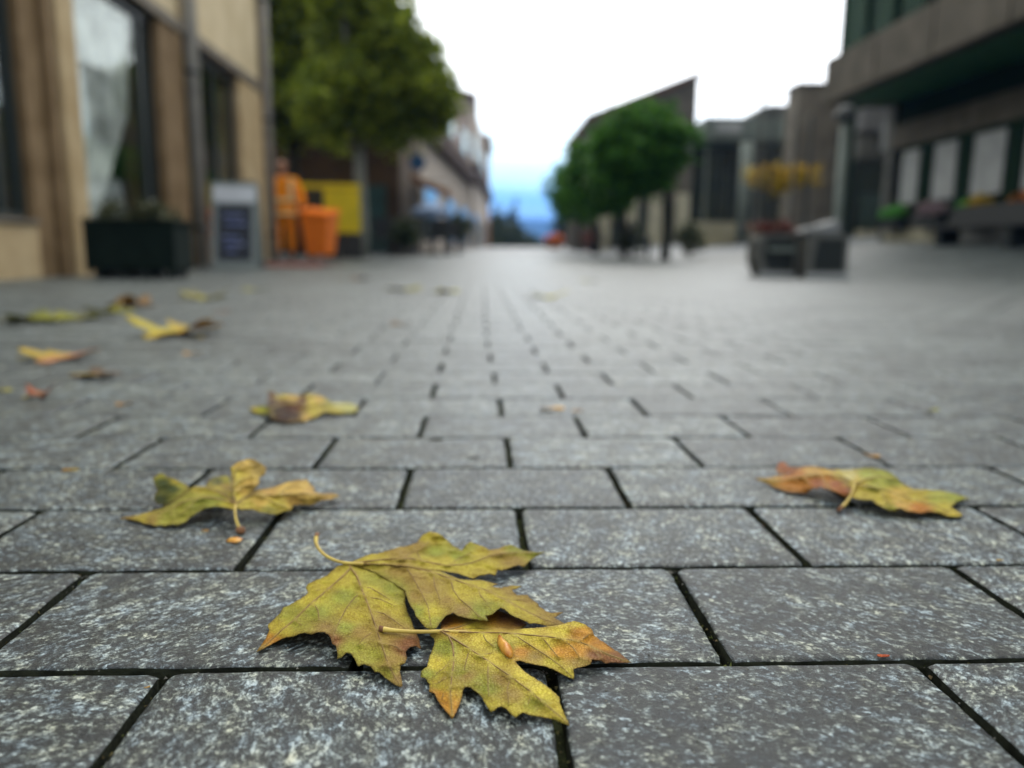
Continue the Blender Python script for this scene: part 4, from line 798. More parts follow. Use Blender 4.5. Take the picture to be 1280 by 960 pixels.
for s in (-1, 1):
    body.append([('ch', 0, 0), ('sh%d' % s, (s*.19, 0, 1.42), .06), ('el%d' % s, (s*.29, .02, 1.15), .042), ('wr%d' % s, (s*.31, -.10, .92), .028), ('pm%d' % s, (s*.312, -.13, .85), (.040, .018))])
    for i, dx in enumerate((-.028, -.010, .009, .027)): body.append([('pm%d' % s, 0, 0), ('f%d%d' % (s, i), (s*.312+dx, -.155-.004*i, .795), .010), ('g%d%d' % (s, i), (s*.312+dx, -.150, .758+.006*abs(i-1.5)), .008)])
    body.append([('pm%d' % s, 0, 0), ('t%d' % s, (s*.312-s*.045, -.15, .84), .011), ('u%d' % s, (s*.312-s*.052, -.165, .80), .009)])
    body.append([('pel', 0, 0), ('hp%d' % s, (s*.10, 0, .88), .085), ('kn%d' % s, (s*.12, -.02, .50), .055), ('an%d' % s, (s*.13, .01, .09), .04), ('to%d' % s, (s*.14, -.13, .04), (.045, .03))])
skinned('body', body, M['skin'], ps)
jk = [[('a', (0, 0, .66), (.27, .19)), ('w', (0, 0, 1.02), (.23, .16)), ('ch', (0, 0, 1.32), (.22, .15)), ('nk0', (0, 0, 1.47), (.10, .09))]]
for s in (-1, 1): jk.append([('ch', 0, 0), ('sh%d' % s, (s*.21, 0, 1.41), .085), ('el%d' % s, (s*.32, .02, 1.15), .085), ('wr%d' % s, (s*.335, -.08, .95), .065)])
skinned('jacket', jk, M['orange'], ps)
skinned('trousers', [[('pel', (0, 0, .92), (.155, .12)), ('k', (0, 0, .86), .12)]]+[[('k', 0, 0), ('hp%d' % s, (s*.10, 0, .78), .105), ('kn%d' % s, (s*.12, -.02, .48), .082), ('an%d' % s, (s*.13, 0, .13), .072)] for s in (-1, 1)], M['orange'], ps)
for s in (-1, 1): skinned('boot', [[('a', (s*.13, .02, .13), .06), ('b', (s*.13, .02, .06), .055), ('c', (s*.14, -.15, .04), (.05, .035))]], M['boot'], ps)
skinned('hair', [[('a', (0, .03, 1.70), (.095, .10)), ('b', (0, .015, 1.79), .088)]], M['hair'], ps)
fm = MB().tube([(0, -.105, 1.69), (0, -.135, 1.655)], [.012, .018], 8).build('nose', M['skin'], ps, True)
for s in (-1, 1): MB().tube([(s*.035, -.100, 1.70), (s*.035, -.112, 1.70)], .009, 8).build('eye', M['hair'], ps, True); MB().tube([(s*.085, -.01, 1.69), (s*.105, 0, 1.69)], [.025, .02], 8).build('ear', M['skin'], ps, True)
B('mouth', (-.025, -.112, 1.617), (.025, -.10, 1.624), M['boot'], ps)
MB().prism([(.245*math.cos(a*PI/12), .175*math.sin(a*PI/12)) for a in range(24)], 'z', 1.02, 1.08).build('reflective_band', M['reflective'], ps, True)
MB().prism([(.265*math.cos(a*PI/12), .19*math.sin(a*PI/12)) for a in range(24)], 'z', .80, .85).build('reflective_band', M['reflective'], ps, True)
B('reflective_stripe', (.12, -.185, 1.09), (.20, -.14, 1.43), M['reflective'], ps, .005)
# orange bin on wheels with slanted lid
pb = onG(401, 322, 14.3)
bn = empty('wheelie_bin', pb, math.radians(-14), 'orange wheeled bin with a tilted lid right of the orange-clad person', 'wheeled bin')
V = [(-.19,-.19,.08),(.19,-.19,.08),(.19,.19,.08),(-.19,.19,.08),(-.27,-.26,.80),(.27,-.26,.80),(.27,.26,.86),(-.27,.26,.86)]
mb = MB(); mb.v = V; mb.f = [(0,3,2,1),(4,5,6,7),(0,1,5,4),(1,2,6,5),(2,3,7,6),(3,0,4,7)]; mb.build('bin_body', M['orange_plastic'], bn, bevel=.015)
mb = MB(); mb.v = [(-.29,-.29,.80),(.29,-.29,.72+.04),(.29,.28,.84),(-.29,.28,.92),(-.29,-.29,.87),(.29,-.29,.80),(.29,.28,.88),(-.29,.28,.97)]; mb.f = [(0,3,2,1),(4,5,6,7),(0,1,5,4),(1,2,6,5),(2,3,7,6),(3,0,4,7)]; mb.build('lid', M['orange_plastic'], bn, bevel=.012)
for s in (-1, 1): w_ = MB().tube([(s*.23, .18, .09), (s*.28, .18, .09)], .09, 16).build('wheel', M['boot'], bn)
MB().tube([(-.22, .30, .90), (-.22, .36, .92), (.22, .36, .92), (.22, .30, .90)], .015, 8).build('handle', M['orange_plastic'], bn)
# yellow board stand
pb = onG(428, 322, 15.2)
yb = empty('yellow_board', pb, math.radians(3), 'yellow display board on dark legs between the orange bin and the pale tree trunk', 'display board')
B('panel', (-.32, -.02, .50), (.36, .03, 1.30), M['yellow'], yb, .006); B('top_rail', (-1.05, -.015, 1.32), (.38, .025, 1.42), M['yellow'], yb, .006)
for x in (-.30, .32): B('leg', (x-.02, -.01, 0), (x+.02, .03, .50), M['chair'], yb)
B('leg', (-1.03, -.01, 0), (-.99, .03, 1.32), M['chair'], yb); B('skirt', (-.34, -.05, .02), (.38, .06, .46), M['chair'], yb, .01)

# ------------------------------------------------------------ trees
def tree(label, base, blobs, n, size, fm_, bm_, tr, fork, limbs, seed, group=None, clump=.3):
    t = empty('plane_tree', base, 0, label, 'tree', group); r = random.Random(seed)
    path = [(0, 0, -.1), (0.01, 0, fork*.4), (-.02, 0.02, fork*.8), (0, 0, fork)]; MB().tube(path, [tr*1.25, tr, tr*.92, tr*.85], 12).build('trunk', bm_, t, True)
    for b in limbs:
        mid = ((b[0])*.45+r.uniform(-.1, .1), b[1]*.4, fork+(b[2]-fork)*.55)
        MB().tube([(0, 0, fork-.08), mid, b], [tr*.6, tr*.4, tr*.14], 8).build('limb', bm_, t, True)
    leafcloud('crown', blobs, n, size, fm_, t, seed, clump); return t
def blob_at(px, py, r_px, Y, base, dy=0, ry=None):
    p = onY(px, py, Y+dy)-base; r_ = r_px/F*Y; return (p.x, p.y, p.z, r_, ry or r_*1.1, r_)
b1 = onG(453, 322, 16.6)
tree('broad plane tree with a pale grey trunk, its olive crown over the yellow board', b1,
 [blob_at(525,118,50,16.6,b1), blob_at(470,120,58,16.6,b1), blob_at(500,70,48,16.6,b1), blob_at(440,60,55,16.6,b1,.8), blob_at(480,15,40,16.6,b1), blob_at(420,130,50,16.6,b1,-.4), blob_at(545,105,30,16.6,b1), blob_at(440,-30,55,16.6,b1), blob_at(500,150,36,16.6,b1,.3), blob_at(540,150,22,16.6,b1)],
 17000, .085, M['olive'], M['bark'], .13, 2.3, [(-.9,.2,3.6),(.9,-.1,3.4),(.2,.4,4.6),(-.3,-.3,5.2),(1.2,.2,2.9),(-1.3,0,3.0)], 11, 'plane trees on the left', .26)
b2 = onG(372, 321, 19.5)
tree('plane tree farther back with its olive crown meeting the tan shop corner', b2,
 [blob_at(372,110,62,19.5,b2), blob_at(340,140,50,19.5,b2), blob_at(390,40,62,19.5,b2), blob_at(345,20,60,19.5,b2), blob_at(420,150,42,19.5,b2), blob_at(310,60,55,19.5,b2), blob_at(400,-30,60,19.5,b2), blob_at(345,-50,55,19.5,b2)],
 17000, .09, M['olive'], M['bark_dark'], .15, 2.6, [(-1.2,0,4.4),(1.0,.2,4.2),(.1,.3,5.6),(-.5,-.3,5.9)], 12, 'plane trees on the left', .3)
rt_specs = [(4.05, 17.0, 1.25, 1.15, 'nearest of the clipped green trees on the right, with the largest crown'), (3.75, 20.5, 1.45, 1.25, 'second of the clipped green trees on the right'), (3.75, 25.5, 1.5, 1.2, 'third of the clipped green trees on the right, against the sky'), (4.15, 33.0, 1.4, 1.2, 'farthest and lowest of the clipped green trees on the right')]
for i, (x, y, rx, rz, lab) in enumerate(rt_specs):
    bs = Vector((x, y, g(x, y))); cz = (2.30, 2.15, 2.2, 2.2)[i]; sx = (-.62, -.45, -.25, 0)[i]
    tree(lab, bs, [(sx, 0, cz, rx*.82, rx*.9, rz*.86), (sx-.40*rx, .1, cz-.10, rx*.55, rx*.6, rz*.62), (sx+.38*rx, -.1, cz+.18, rx*.55, rx*.6, rz*.58), (sx-.1, .1, cz+.28*rz, rx*.6, rx*.6, rz*.5), (sx-.15*rx, 0, cz-.50*rz, rx*.7, rx*.6, rz*.45)],
      13000 if i == 0 else 9000, .07, M['green'], M['bark_dark'], .10, 1.5, [(sx-.5,0,2.3),(sx+.5,.1,2.3),(sx,-.2,2.7),(sx+.1,.5,2.4)], 21+i, 'clipped round trees along the right of the street', .17)
def cone(px, y, label, hgt, rad, m=M['conifer'], dy=0):
    b = onG(px, 312, y); t = empty('cypress', b, 0, label, 'tree', 'far evergreens at the end of the street')
    MB().tube([(0, 0, -.3), (0, 0, hgt*.8)], [rad*.12, .03], 7).build('trunk', M['bark_dark'], t)
    leafcloud('crown', [(0, 0, hgt*f_, rad*w, rad*w, hgt*.16) for f_, w in ((.18, .85), (.35, 1), (.52, .85), (.68, .62), (.84, .35))], 3000, rad*.10, m, t, int(px), rad*.22)
cone(641, 95, 'tall dark conifer at the end of the street against the blue', 8.0, 1.3)
for px, y, hgt, rad, lab in ((628, 80, 3.7, 2.2, 'dark green bush left of the tall conifer'), (656, 85, 2.4, 1.6, 'low dark bush right of the tall conifer'), (616, 74, 4.6, 1.2, 'dark bush against the corner of the far house'), (706, 60, 3.3, 1.1, 'dark green shrub under the farthest clipped tree'), (675, 90, 1.6, 1.8, 'lowest bush at the street end under the blue hill')):
    b = onG(px, 312, y); t = empty('bush', b, 0, lab, 'bush', 'far evergreens at the end of the street'); leafcloud('foliage', [(0, 0, hgt*.45, rad, rad, hgt*.5), (rad*.4, 0, hgt*.6, rad*.6, rad*.6, hgt*.4)], 2600, rad*.09, M['bush'], t, int(px), rad*.25)
    MB().tube([(0, 0, -.3), (0, 0, hgt*.5)], [.12, .04], 6).build('stem', M['bark_dark'], t)
b = onG(693, 312, 48); t = empty('flower_tub', b, 0, 'orange-brown flower tub at the street end beside the clipped trees', 'flower tub')
MB().tube([(0, 0, 0), (0, 0, .35), (0, 0, .42)], [.45, .6, .62], 14).build('tub', M['awning_orange'], t); leafcloud('flowers', [(0, 0, .65, .6, .5, .28)], 900, .05, M['flower_orange'], t, 3, .15)

# ------------------------------------------------------------ houses on the left behind the trees
bw = empty('brown_building', (-7.5, 24, 0), 0, 'dark brown house in shade behind the plane trees on the left', 'building')
P('wall', (-13, 22.6, -.1), (-2.35, 22.9, 3.9), M['brownwall'], bw); P('side_wall', (-2.64, 22.91, -.1), (-2.36, 23.2, 3.9), M['brownwall'], bw); P('roof', (-13.2, 22.4, 3.9), (-2.3, 23.3, 4.3), M['roof'], bw)
for x in (-6.3, -4.9): w = P('window', (x, 22.56, 1.0), (x+.8, 22.597, 2.2), M['dark_frame'], bw, 0); P('pane', (x+.06, 22.54, 1.06), (x+.74, 22.557, 2.14), M['glass'], w, 0)
w = P('door', (-3.5, 22.55, .05), (-2.7, 22.597, 2.1), M['teal'], bw); 
sg = empty('round_sign', onY(522, 203, 19.5), 0, 'round blue sign hanging under the plane tree crown', 'sign'); MB().tube([(0, -.02, 0), (0, .02, 0)], .20, 20).build('disc', M['hbl'] if 'hbl' in M else mat('blue_sign', (.03, .09, .20), .5), sg); B('bracket', (-.02, -.01, .20), (.02, .01, .75), M['dark_frame'], sg)
# two houses along the bend of the street
def hp(px, Y): return onY(px, 316, Y).x
def house(label, Ya, Yb, xa, xb, hgt, m_up, m_lo, eave, pitch, depth=8, win=3):
    h0 = empty('house', ((xa+xb)/2, (Ya+Yb)/2, 0), 0, label, 'house'); base = h0.location
    def quad(name, f0, f1, z0, z1, off, th, m, par=h0):
        ax, ay = xa+(xb-xa)*f0, Ya+(Yb-Ya)*f0; bx, by = xa+(xb-xa)*f1, Ya+(Yb-Ya)*f1
        mb = MB(); mb.prism([(ax+off-base.x, ay-base.y), (bx+off-base.x, by-base.y), (bx+off-th-base.x, by-base.y), (ax+off-th-base.x, ay-base.y)], 'z', z0, z1); return mb.build(name, m, par)
    quad('lower_wall', 0, 1, -.1, eave, 0, depth, m_lo); quad('upper_wall', 0, 1, eave+.003, hgt, -.05, depth, m_up)
    quad('awning', 0.0, 1, eave-.15, eave+.45, .35, .34, M['awning_brown'])
    mb = MB(); mb.prism([(xa+.25-base.x, hgt), (xa-depth/2-base.x, hgt+pitch), (xa-depth-.3-base.x, hgt)], 'y', Ya-.3-base.y, Yb+.2-base.y); mb.build('roof', M['roof'], h0)
    for i in range(win):
        f0 = (i+.3)/win; f1 = (i+.65)/win
        w = quad('window', f0, f1, eave+1.0, min(hgt-.4, eave+2.3), -.01, .06, M['dark_frame']); quad('pane', f0+.01, f1-.01, eave+1.06, min(hgt-.46, eave+2.24), .0, .015, M['glass'], w)
        w = quad('shop_window', f0-.08, f1, .6, 2.3, .03, .06, M['dark_frame']); quad('pane', f0-.07, f1-.01, .66, 2.24, .04, .015, M['glass'], w)
    return h0, quad
h1, q1 = house('rosy house with a dark brown awning, behind the right end of the plane tree', 23.5, 40, hp(527, 23.5), hp(588, 40), 6.3, M['pink'], M['cream'], 3.75, 1.3)
h2, q2 = house('narrow cream house with a brown cornice at the far end on the left', 40.3, 62, hp(589, 40.3)+.05, hp(610, 62), 8.0, M['cream'], M['cream'], 4.3, 1.2)
q2('cornice', .75, 1.02, 7.9, 8.5, .35, .6, M['roof']); q2('corner_pier', .93, 1.0, 0, 8.0, .1, .3, M['awning_orange'])
b = onY(538, 240, 22.5); aw = empty('shop_awning', (b.x, 22.5, b.z), math.radians(0), 'orange-brown slanting shop awning under the rosy house', 'awning')
MB().prism([(-.5, .42), (.55, .02), (.55, -.10), (-.5, .30)], 'y', -.5, .9).build('canopy', M['awning_orange'], aw); B('rail', (-.52, -.54, .26), (.57, -.5, -.08+.36), M['dark_frame'], aw)
for x in (-.45, .5): B('post', (x, -.5, -b.z+g(b.x, 22.5)), (x+.04, -.46, .1), M['dark_frame'], aw)
b = onG(540, 318, 21.0); ub = empty('parasol', b, 0, 'pale blue parasol over the dark cafe chairs on the left', 'parasol')
MB().tube([(0, 0, 0), (0, 0, 1.3)], .025, 8).build('pole', M['pipe'], ub); mb = MB(); n = 8
mb.v = [(0, 0, 1.40)]+[(.52*math.cos(2*PI*i/n), .52*math.sin(2*PI*i/n), 1.18) for i in range(n)]+[(.52*math.cos(2*PI*i/n), .52*math.sin(2*PI*i/n), 1.02) for i in range(n)]
mb.f = [(0, 1+i, 1+(i+1) % n) for i in range(n)]+[(1+i, 1+n+i, 1+n+(i+1) % n, 1+(i+1) % n) for i in range(n)]; mb.build('canopy', M['blue_cloth'], ub); MB().tube([(0, 0, 0), (0, 0, .06)], .25, 12).build('base', M['conc_dark'], ub)
def chair(x, y, rz, lab, first=[None]):
    if first[0] is None:
        t = empty('cafe_chair', (x, y, g(x, y)), rz, lab, 'chair', 'dark cafe chairs on the left of the street')
        B('seat', (-.24, -.24, .42), (.24, .24, .50), M['chair'], t, .01); B('backrest', (-.24, .20, .50), (.24, .25, .92), M['chair'], t, .01)
        for a_ in (-1, 1):
            for b_ in (-1, 1): B('leg', (a_*.21-.02, b_*.21-.02, 0), (a_*.21+.02, b_*.21+.02, .42), M['chair'], t)
            B('armrest', (a_*.24-.03, -.22, .64), (a_*.24+.03, .22, .68), M['chair'], t, .005)
        first[0] = t; return t
    t = first[0].copy(); C.objects.link(t); t.location = (x, y, g(x, y)); t.rotation_euler = (0, 0, rz); t['label'] = lab
    for c_ in first[0].children: d = c_.copy(); C.objects.link(d); d.parent = t
    return t
for i, (px, Y, rz, lab) in enumerate(((482, 19.0, .4, 'dark cafe chair nearest the pale tree trunk'), (500, 20.5, 2.2, 'dark cafe chair second from the pale tree trunk'), (516, 19.2, -.5, 'dark cafe chair left of the parasol pole'), (532, 22.0, 1.4, 'dark cafe chair behind the parasol pole'), (551, 20.4, 2.9, 'dark cafe chair right of the parasol pole'), (566, 21.8, .2, 'dark cafe chair at the right end of the cafe group'))):
    b = onG(px, 320, Y); chair(b.x, Y, rz, lab)
for i, (px, Y, lab) in enumerate(((492, 19.8, 'round cafe table at the left between dark chairs'), (559, 21.2, 'round cafe table at the right end of the cafe'))):
    b = onG(px, 320, Y); t = empty('cafe_table', b, 0, lab, 'table', 'cafe tables'); MB().tube([(0, 0, .70), (0, 0, .73)], .38, 18).build('table_top', M['chair'], t); MB().tube([(0, 0, .02), (0, 0, .70)], .03, 8).build('leg', M['chair'], t); MB().tube([(0, 0, 0), (0, 0, .03)], .22, 14).build('base', M['chair'], t)
for px, Y, s, lab in ((508, 18.2, .5, 'dark leafy shrub by the cafe chairs'), (572, 23.0, .65, 'dark shrub at the foot of the rosy house')):
    b = onG(px, 320, Y); t = empty('shrub', b, 0, lab, 'shrub'); leafcloud('foliage', [(0, 0, s*1.1, s*.6, s*.6, s*.7)], 1200, .05, M['bush'], t, int(px), .15); MB().tube([(0, 0, 0), (0, 0, s)], [.04, .02], 6).build('stem', M['bark_dark'], t)

# ------------------------------------------------------------ far right: building with slanted roof behind the clipped trees
Yf = 36.0; A = onY(738, 152, Yf); Bq = onY(873, 97, Yf); gb = empty('slant_roof_building', (A.x, Yf, 0), 0, 'grey-brown building with a slanting roof behind the clipped trees', 'building')
MB().prism([(0, -.2), (Bq.x-A.x, -.2), (Bq.x-A.x, Bq.z), (0, A.z)], 'y', 0, 9).build('wall', M['conc_brown'], gb)
MB().prism([(-.15, A.z-.02), (Bq.x-A.x+.1, Bq.z+.003), (Bq.x-A.x+.1, Bq.z+.25), (-.15, A.z+.25)], 'y', -.2, 9.2).build('roof', M['roof'], gb)
for x in (.25, 1.5, 2.75, 4.0): B('shop_pier', (x, -.25, 0), (x+.75, -.003, 3.0), M['conc_beige'], gb, .02)
for x in (1.02, 2.27, 3.52): w = B('window', (x, -.05, .7), (x+.46, -.004, 2.6), M['dark_frame'], gb); B('pane', (x+.04, -.07, .74), (x+.42, -.052, 2.56), M['glass'], w)
for x, z in ((.9, 3.7), (2.3, 3.9), (3.7, 4.1)): w = B('window', (x, -.05, z), (x+.7, -.004, z+.9), M['dark_frame'], gb); B('pane', (x+.05, -.07, z+.05), (x+.65, -.052, z+.85), M['glass'], w)
# parked bicycle-like clutter and seating under the clipped trees
for i, (px, Y, lab) in enumerate(((801, 19.0, 'dark bench under the nearest clipped tree'), (757, 27, 'dark bench farther down under the clipped trees'))):
    b = onG(px, 322, Y); t = empty('street_bench', b, math.radians(80), lab, 'bench', 'dark benches under the clipped trees')
    for j in range(4): B('seat_slat', (-.8, -.22+.11*j, .42), (.8, -.13+.11*j, .46), M['chair'], t, .004)
    for j in range(3): B('back_slat', (-.8, .24+.01*j, .55+.13*j), (.8, .27+.01*j, .65+.13*j), M['chair'], t, .004)
    for x in (-.6, .6): B('leg', (x-.03, -.2, 0), (x+.03, -.14, .42), M['dark_frame'], t); B('leg', (x-.03, .19, 0), (x+.03, .24, .9), M['dark_frame'], t)
for px, Y, m, lab in ((790, 20.5, 'bush', 'dark brown-green shrub beside the nearest clipped tree trunk'), (738, 29, 'redleaf', 'small red-leaved shrub under the clipped trees'), (862, 19.2, 'bush', 'dark shrub right of the nearest clipped tree trunk')):
    b = onG(px, 322, Y); t = empty('shrub', b, 0, lab, 'shrub'); leafcloud('foliage', [(0, 0, .45, .38, .35, .38)], 1300, .04, M[m], t, int(px), .13); MB().tube([(0, 0, 0), (0, 0, .4)], [.035, .02], 6).build('stem', M['bark_dark'], t)

# ------------------------------------------------------------ glass-fronted building with steel canopy (right of centre)
Yg = 27.0; a0 = onY(873, 316, Yg).x; a1 = onY(990, 316, Yg).x; gh = empty('glass_building', (a0, Yg, 0), 0, 'low dark glass building under a grey steel roof, right of the clipped trees', 'building')
Wd = a1-a0; zt = lambda py: onY(930, py, Yg).z
B('back_wall', (0, 1.2, 0), (Wd, 1.5, zt(168)), M['interior'], gh); B('wall_base', (-.3, -.3, 0), (Wd, -.02, zt(278)), M['conc_beige'], gh, .02); B('step', (-.6, -.9, 0), (Wd, -.31, .28+g(6, 27)), M['conc_beige'], gh, .02)
B('roof', (-.1, -.5, zt(178)), (Wd, 2.5, zt(150)), M['steel'], gh, .03); B('roof_light', (.25, -.55, zt(170)), (1.1, -.503, zt(155)), M['conc_light'], gh, .02)
MB().prism([(1.5, zt(150)+.003), (2.2, zt(128)), (Wd, zt(126)), (Wd, zt(150)+.003)], 'y', .5, 2.2).build('roof_upstand', M['conc_dark'], gh)
x = .1
for i in range(7): B('mullion', (x, -.01, zt(278)), (x+.07, .07, zt(178)), M['dark_frame'] if i % 3 else M['steel'], gh); x += Wd/7
B('pane', (.02, .08, zt(278)), (Wd-.02, .10, zt(178)), M['glass'], gh)
b = onG(926, 318, 25.5); t = empty('steel_column', b, 0, 'pale grey-green steel column before the dark glass building', 'column'); MB().tube([(0, 0, 0), (0, 0, zt(186)-b.z)], .20, 16).build('shaft', M['steel'], t, True); MB().tube([(0, 0, -.02), (0, 0, .12)], .28, 16).build('base', M['conc_dark'], t)
b = onY(967, 222, 21.5); t = empty('yellow_tree', (b.x, 21.5, g(b.x, 21.5)), 0, 'slender young tree with golden yellow leaves before the glass building', 'tree'); zz_ = b.z-g(b.x, 21.5)
leafcloud('crown', [(-.35, 0, zz_, .5, .4, .33), (.45, 0, zz_+.05, .5, .4, .33), (.05, 0, zz_-.2, .45, .35, .25), (1.0, 0, zz_+.05, .4, .3, .25)], 2600, .055, M['poster'], t, 8, .16)
MB().tube([(0, 0, 0), (.03, 0, zz_*.6), (0, 0, zz_+.1)], [.05, .04, .02], 8).build('trunk', M['bark_dark'], t)
for s in (-1, 1): MB().tube([(0, 0, zz_*.6), (s*.5, 0, zz_)], [.025, .01], 6).build('limb', M['bark_dark'], t)
for i, px in enumerate((943, 956, 985, 1003)):
    b = onG(px, 316, 20.5); t = empty('flag_pole', b, 0, ('thin pole left of the golden tree', 'second thin pole, in front of the golden tree', 'third thin pole at the right of the golden tree', 'rightmost thin pole before the brown pier')[i], 'pole', 'thin poles before the glass building')
    MB().tube([(0, 0, 0), (0, 0, 3.9-.2*i)], [.055, .045], 8).build('shaft', M['dark_frame'] if i % 2 else M['conc_dark'], t); MB().tube([(0, 0, 0), (0, 0, .08)], .10, 10).build('base', M['dark_frame'], t)
# brown pier building
Yp = 24.0; pa, pb_ = onY(986, 316, Yp).x, onY(1068, 316, Yp).x; zt2 = lambda py: onY(1010, py, Yp).z
t = empty('stair_tower', (pa, Yp, 0), 0, 'grey-brown concrete stair tower between the glass building and the overhanging block', 'tower'); B('wall', (0, 0, 0), (pb_-pa, 1.0, zt2(106)), mat('tan_grey_concrete', (.13, .115, .09), .9, (.19, .17, .135), 2, .004, .2), t, .03); B('coping', (-.05, -.05, zt2(106)), (pb_-pa+.05, 1.05, zt2(103)), M['conc_dark'], t)
for z in (1.6, 3.0): B('slot_window', ((pb_-pa)*.6, -.02, z), ((pb_-pa)*.6+.18, -.003, z+.9), M['dark_frame'], t)

# ------------------------------------------------------------ overhanging block on the right
UX, LX = 8.2, 9.8
ob = empty('overhanging_block', (UX, 15, 0), 0, 'dark modern block on the right with an overhanging upper storey', 'building')
for i_ in range(7): P('fascia_panel', (UX+.006*(i_ % 2), 4+2.1*i_+.015, 3.82), (UX+.3, 4+2.1*(i_+1)-.015, 4.82), M['conc_brown'], ob, .02)
P('end_fascia', (UX, 18.7, 3.82), (UX+9, 19.0, 4.82), M['conc_brown'], ob, .02)
P('soffit', (UX+.3, 4, 3.84), (UX+9, 18.69, 3.95), M['green_soffit'], ob, 0)
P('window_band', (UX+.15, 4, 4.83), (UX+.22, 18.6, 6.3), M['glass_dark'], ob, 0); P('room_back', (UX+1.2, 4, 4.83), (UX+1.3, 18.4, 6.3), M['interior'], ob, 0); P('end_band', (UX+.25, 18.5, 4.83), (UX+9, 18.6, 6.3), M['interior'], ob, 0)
y = 18.5; i = 0
while y > 4.2: P('mullion', (UX+.08, y-.09, 4.823), (UX+.149, y, 6.297), M['green_frame'], ob, 0); y -= 1.15; i += 1
for y in (12.95, 16.5): P('blind', (UX+.30, y-.75, 5.2), (UX+.34, y-.15, 6.28), M['blind'], ob, 0)
P('roof_wall', (UX, 4, 6.303), (UX+9, 18.9, 9.5), M['conc_brown'], ob, .02)
P('soffit_green_panel', (UX+.32, 8, 3.80), (LX+1.5, 14.6, 3.835), M['green_soffit'], ob, 0)
P('lower_beam', (LX-.02, 4, 2.74), (LX+.3, 18.65, 3.30), M['conc_brown'], ob, .02); P('upper_infill', (LX+.1, 4, 3.302), (LX+.3, 18.6, 3.838), M['green_frame'], ob, 0)
P('plinth', (LX-.03, 4, 0), (LX+.3, 18.62, 1.12), M['conc_dark'], ob, .02)
P('plinth_band', (LX-.08, 15.6, .3), (LX-.031, 18.5, .85), M['conc_beige'], ob, .01)
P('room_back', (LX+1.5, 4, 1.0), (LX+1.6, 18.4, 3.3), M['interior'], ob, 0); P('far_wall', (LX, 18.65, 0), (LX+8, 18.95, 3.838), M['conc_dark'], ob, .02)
for i, (ya, yb) in enumerate(((17.35, 18.25), (15.95, 16.98), (14.45, 15.62), (12.95, 14.12), (11.4, 12.6), (9.9, 11.1))):
    w = P('window', (LX+.02, ya, 2.64), (LX+.10, yb, 2.738), M['green_frame'], ob, 0); P('pane', (LX+.05, ya, 1.12), (LX+.06, yb, 2.64), M['glass'], w, 0)
    P('blind', (LX+.022, ya+.12, 1.45), (LX+.045, yb-.12, 2.63), M['blind'], w, 0)
    P('pillar', (LX, ya-.36, 1.123), (LX+.22, ya-.003, 2.737), M['green_frame'], ob, 0)
# window boxes
for i, (px, py, Y, m, m2, lab) in enumerate(((1127, 270, 17.9, 'flower_green', 'flower_green', 'window box of bright green leaves, farthest of the row'), (1170, 262, 16.4, 'flower_pink', 'flower_pink', 'window box of pale pink flowers, second from the far end'), (1216, 260, 14.9, 'poster', 'flower_green', 'window box of yellow and green flowers, third of the row'), (1272, 255, 13.4, 'flower_orange', 'awning_orange', 'window box of orange flowers, nearest of the row'))):
    t = empty('window_box', (LX-.22, Y, 1.02), 0, lab, 'window box', 'flower boxes along the dark block'); B('box', (-.12, -.42, -.12), (.14, .42, .10), M['inset'], t, .01)
    tag(leafcloud('flowers', [(0, -.15, .22, .16, .25, .15)], 700, .035, M[m], t, 30+i, .09), kind='stuff'); tag(leafcloud('leaves', [(0, .2, .20, .15, .22, .13)], 500, .035, M[m2], t, 40+i, .09), kind='stuff')
# dark hedge bench before the block
t = empty('long_bench', (LX-.9, 12.6, g(LX-.9, 12.6)), 0, 'long low dark bench along the foot of the right block', 'bench'); B('seat', (-.25, -2.0, .36), (.25, 2.2, .44), M['chair'], t, .01)
for y in (-1.8, 0, 2.0): B('support', (-.2, y-.08, -.1), (.2, y+.08, .36), M['inset'], t)
B('backrest', (.20, -2.0, .44), (.27, 2.2, .78), M['chair'], t, .01)
# set-back shop behind the lamp
Ys = 23.0; sa, sb_ = onY(1062, 316, Ys).x, onY(1170, 316, Ys).x; zs = lambda py: onY(1100, py, Ys).z
t = empty('recessed_shop', (sa, Ys, 0), 0, 'set-back shop with a pale grey band and dark green glass, under the overhang', 'building'); Wd = sb_-sa+1.5
B('wall', (0, .3, 0), (Wd, .6, zs(108)), M['green_frame'], t); B('sign_band', (0, -.2, zs(165)), (Wd, .29, zs(136)), mat('mid_grey_band', (.15, .15, .145), .9), t, .02); B('lower_band', (0, -.1, zs(200)), (Wd*.5, .28, zs(168)), M['conc_dark'], t, .02)
B('counter', (.1, -.5, 0), (Wd, 0.0, zs(288)), M['conc_beige'], t, .02); B('teal_panel', (.3, .2, zs(285)), (1.6, .295, zs(240)), M['teal'], t)
for x in (.0, 1.0, 2.0, 3.0): B('mullion', (x, .15, zs(288)), (x+.08, .298, zs(201)), M['dark_frame'], t)
B('pane', (.09, .12, zs(285)), (Wd, .14, zs(201)), M['glass'], t)
for x in (.55, .85): B('white_letter_panel', (x, -.25, zs(190)), (x+.15, -.203, zs(152)), M['conc_light'], t, .01)

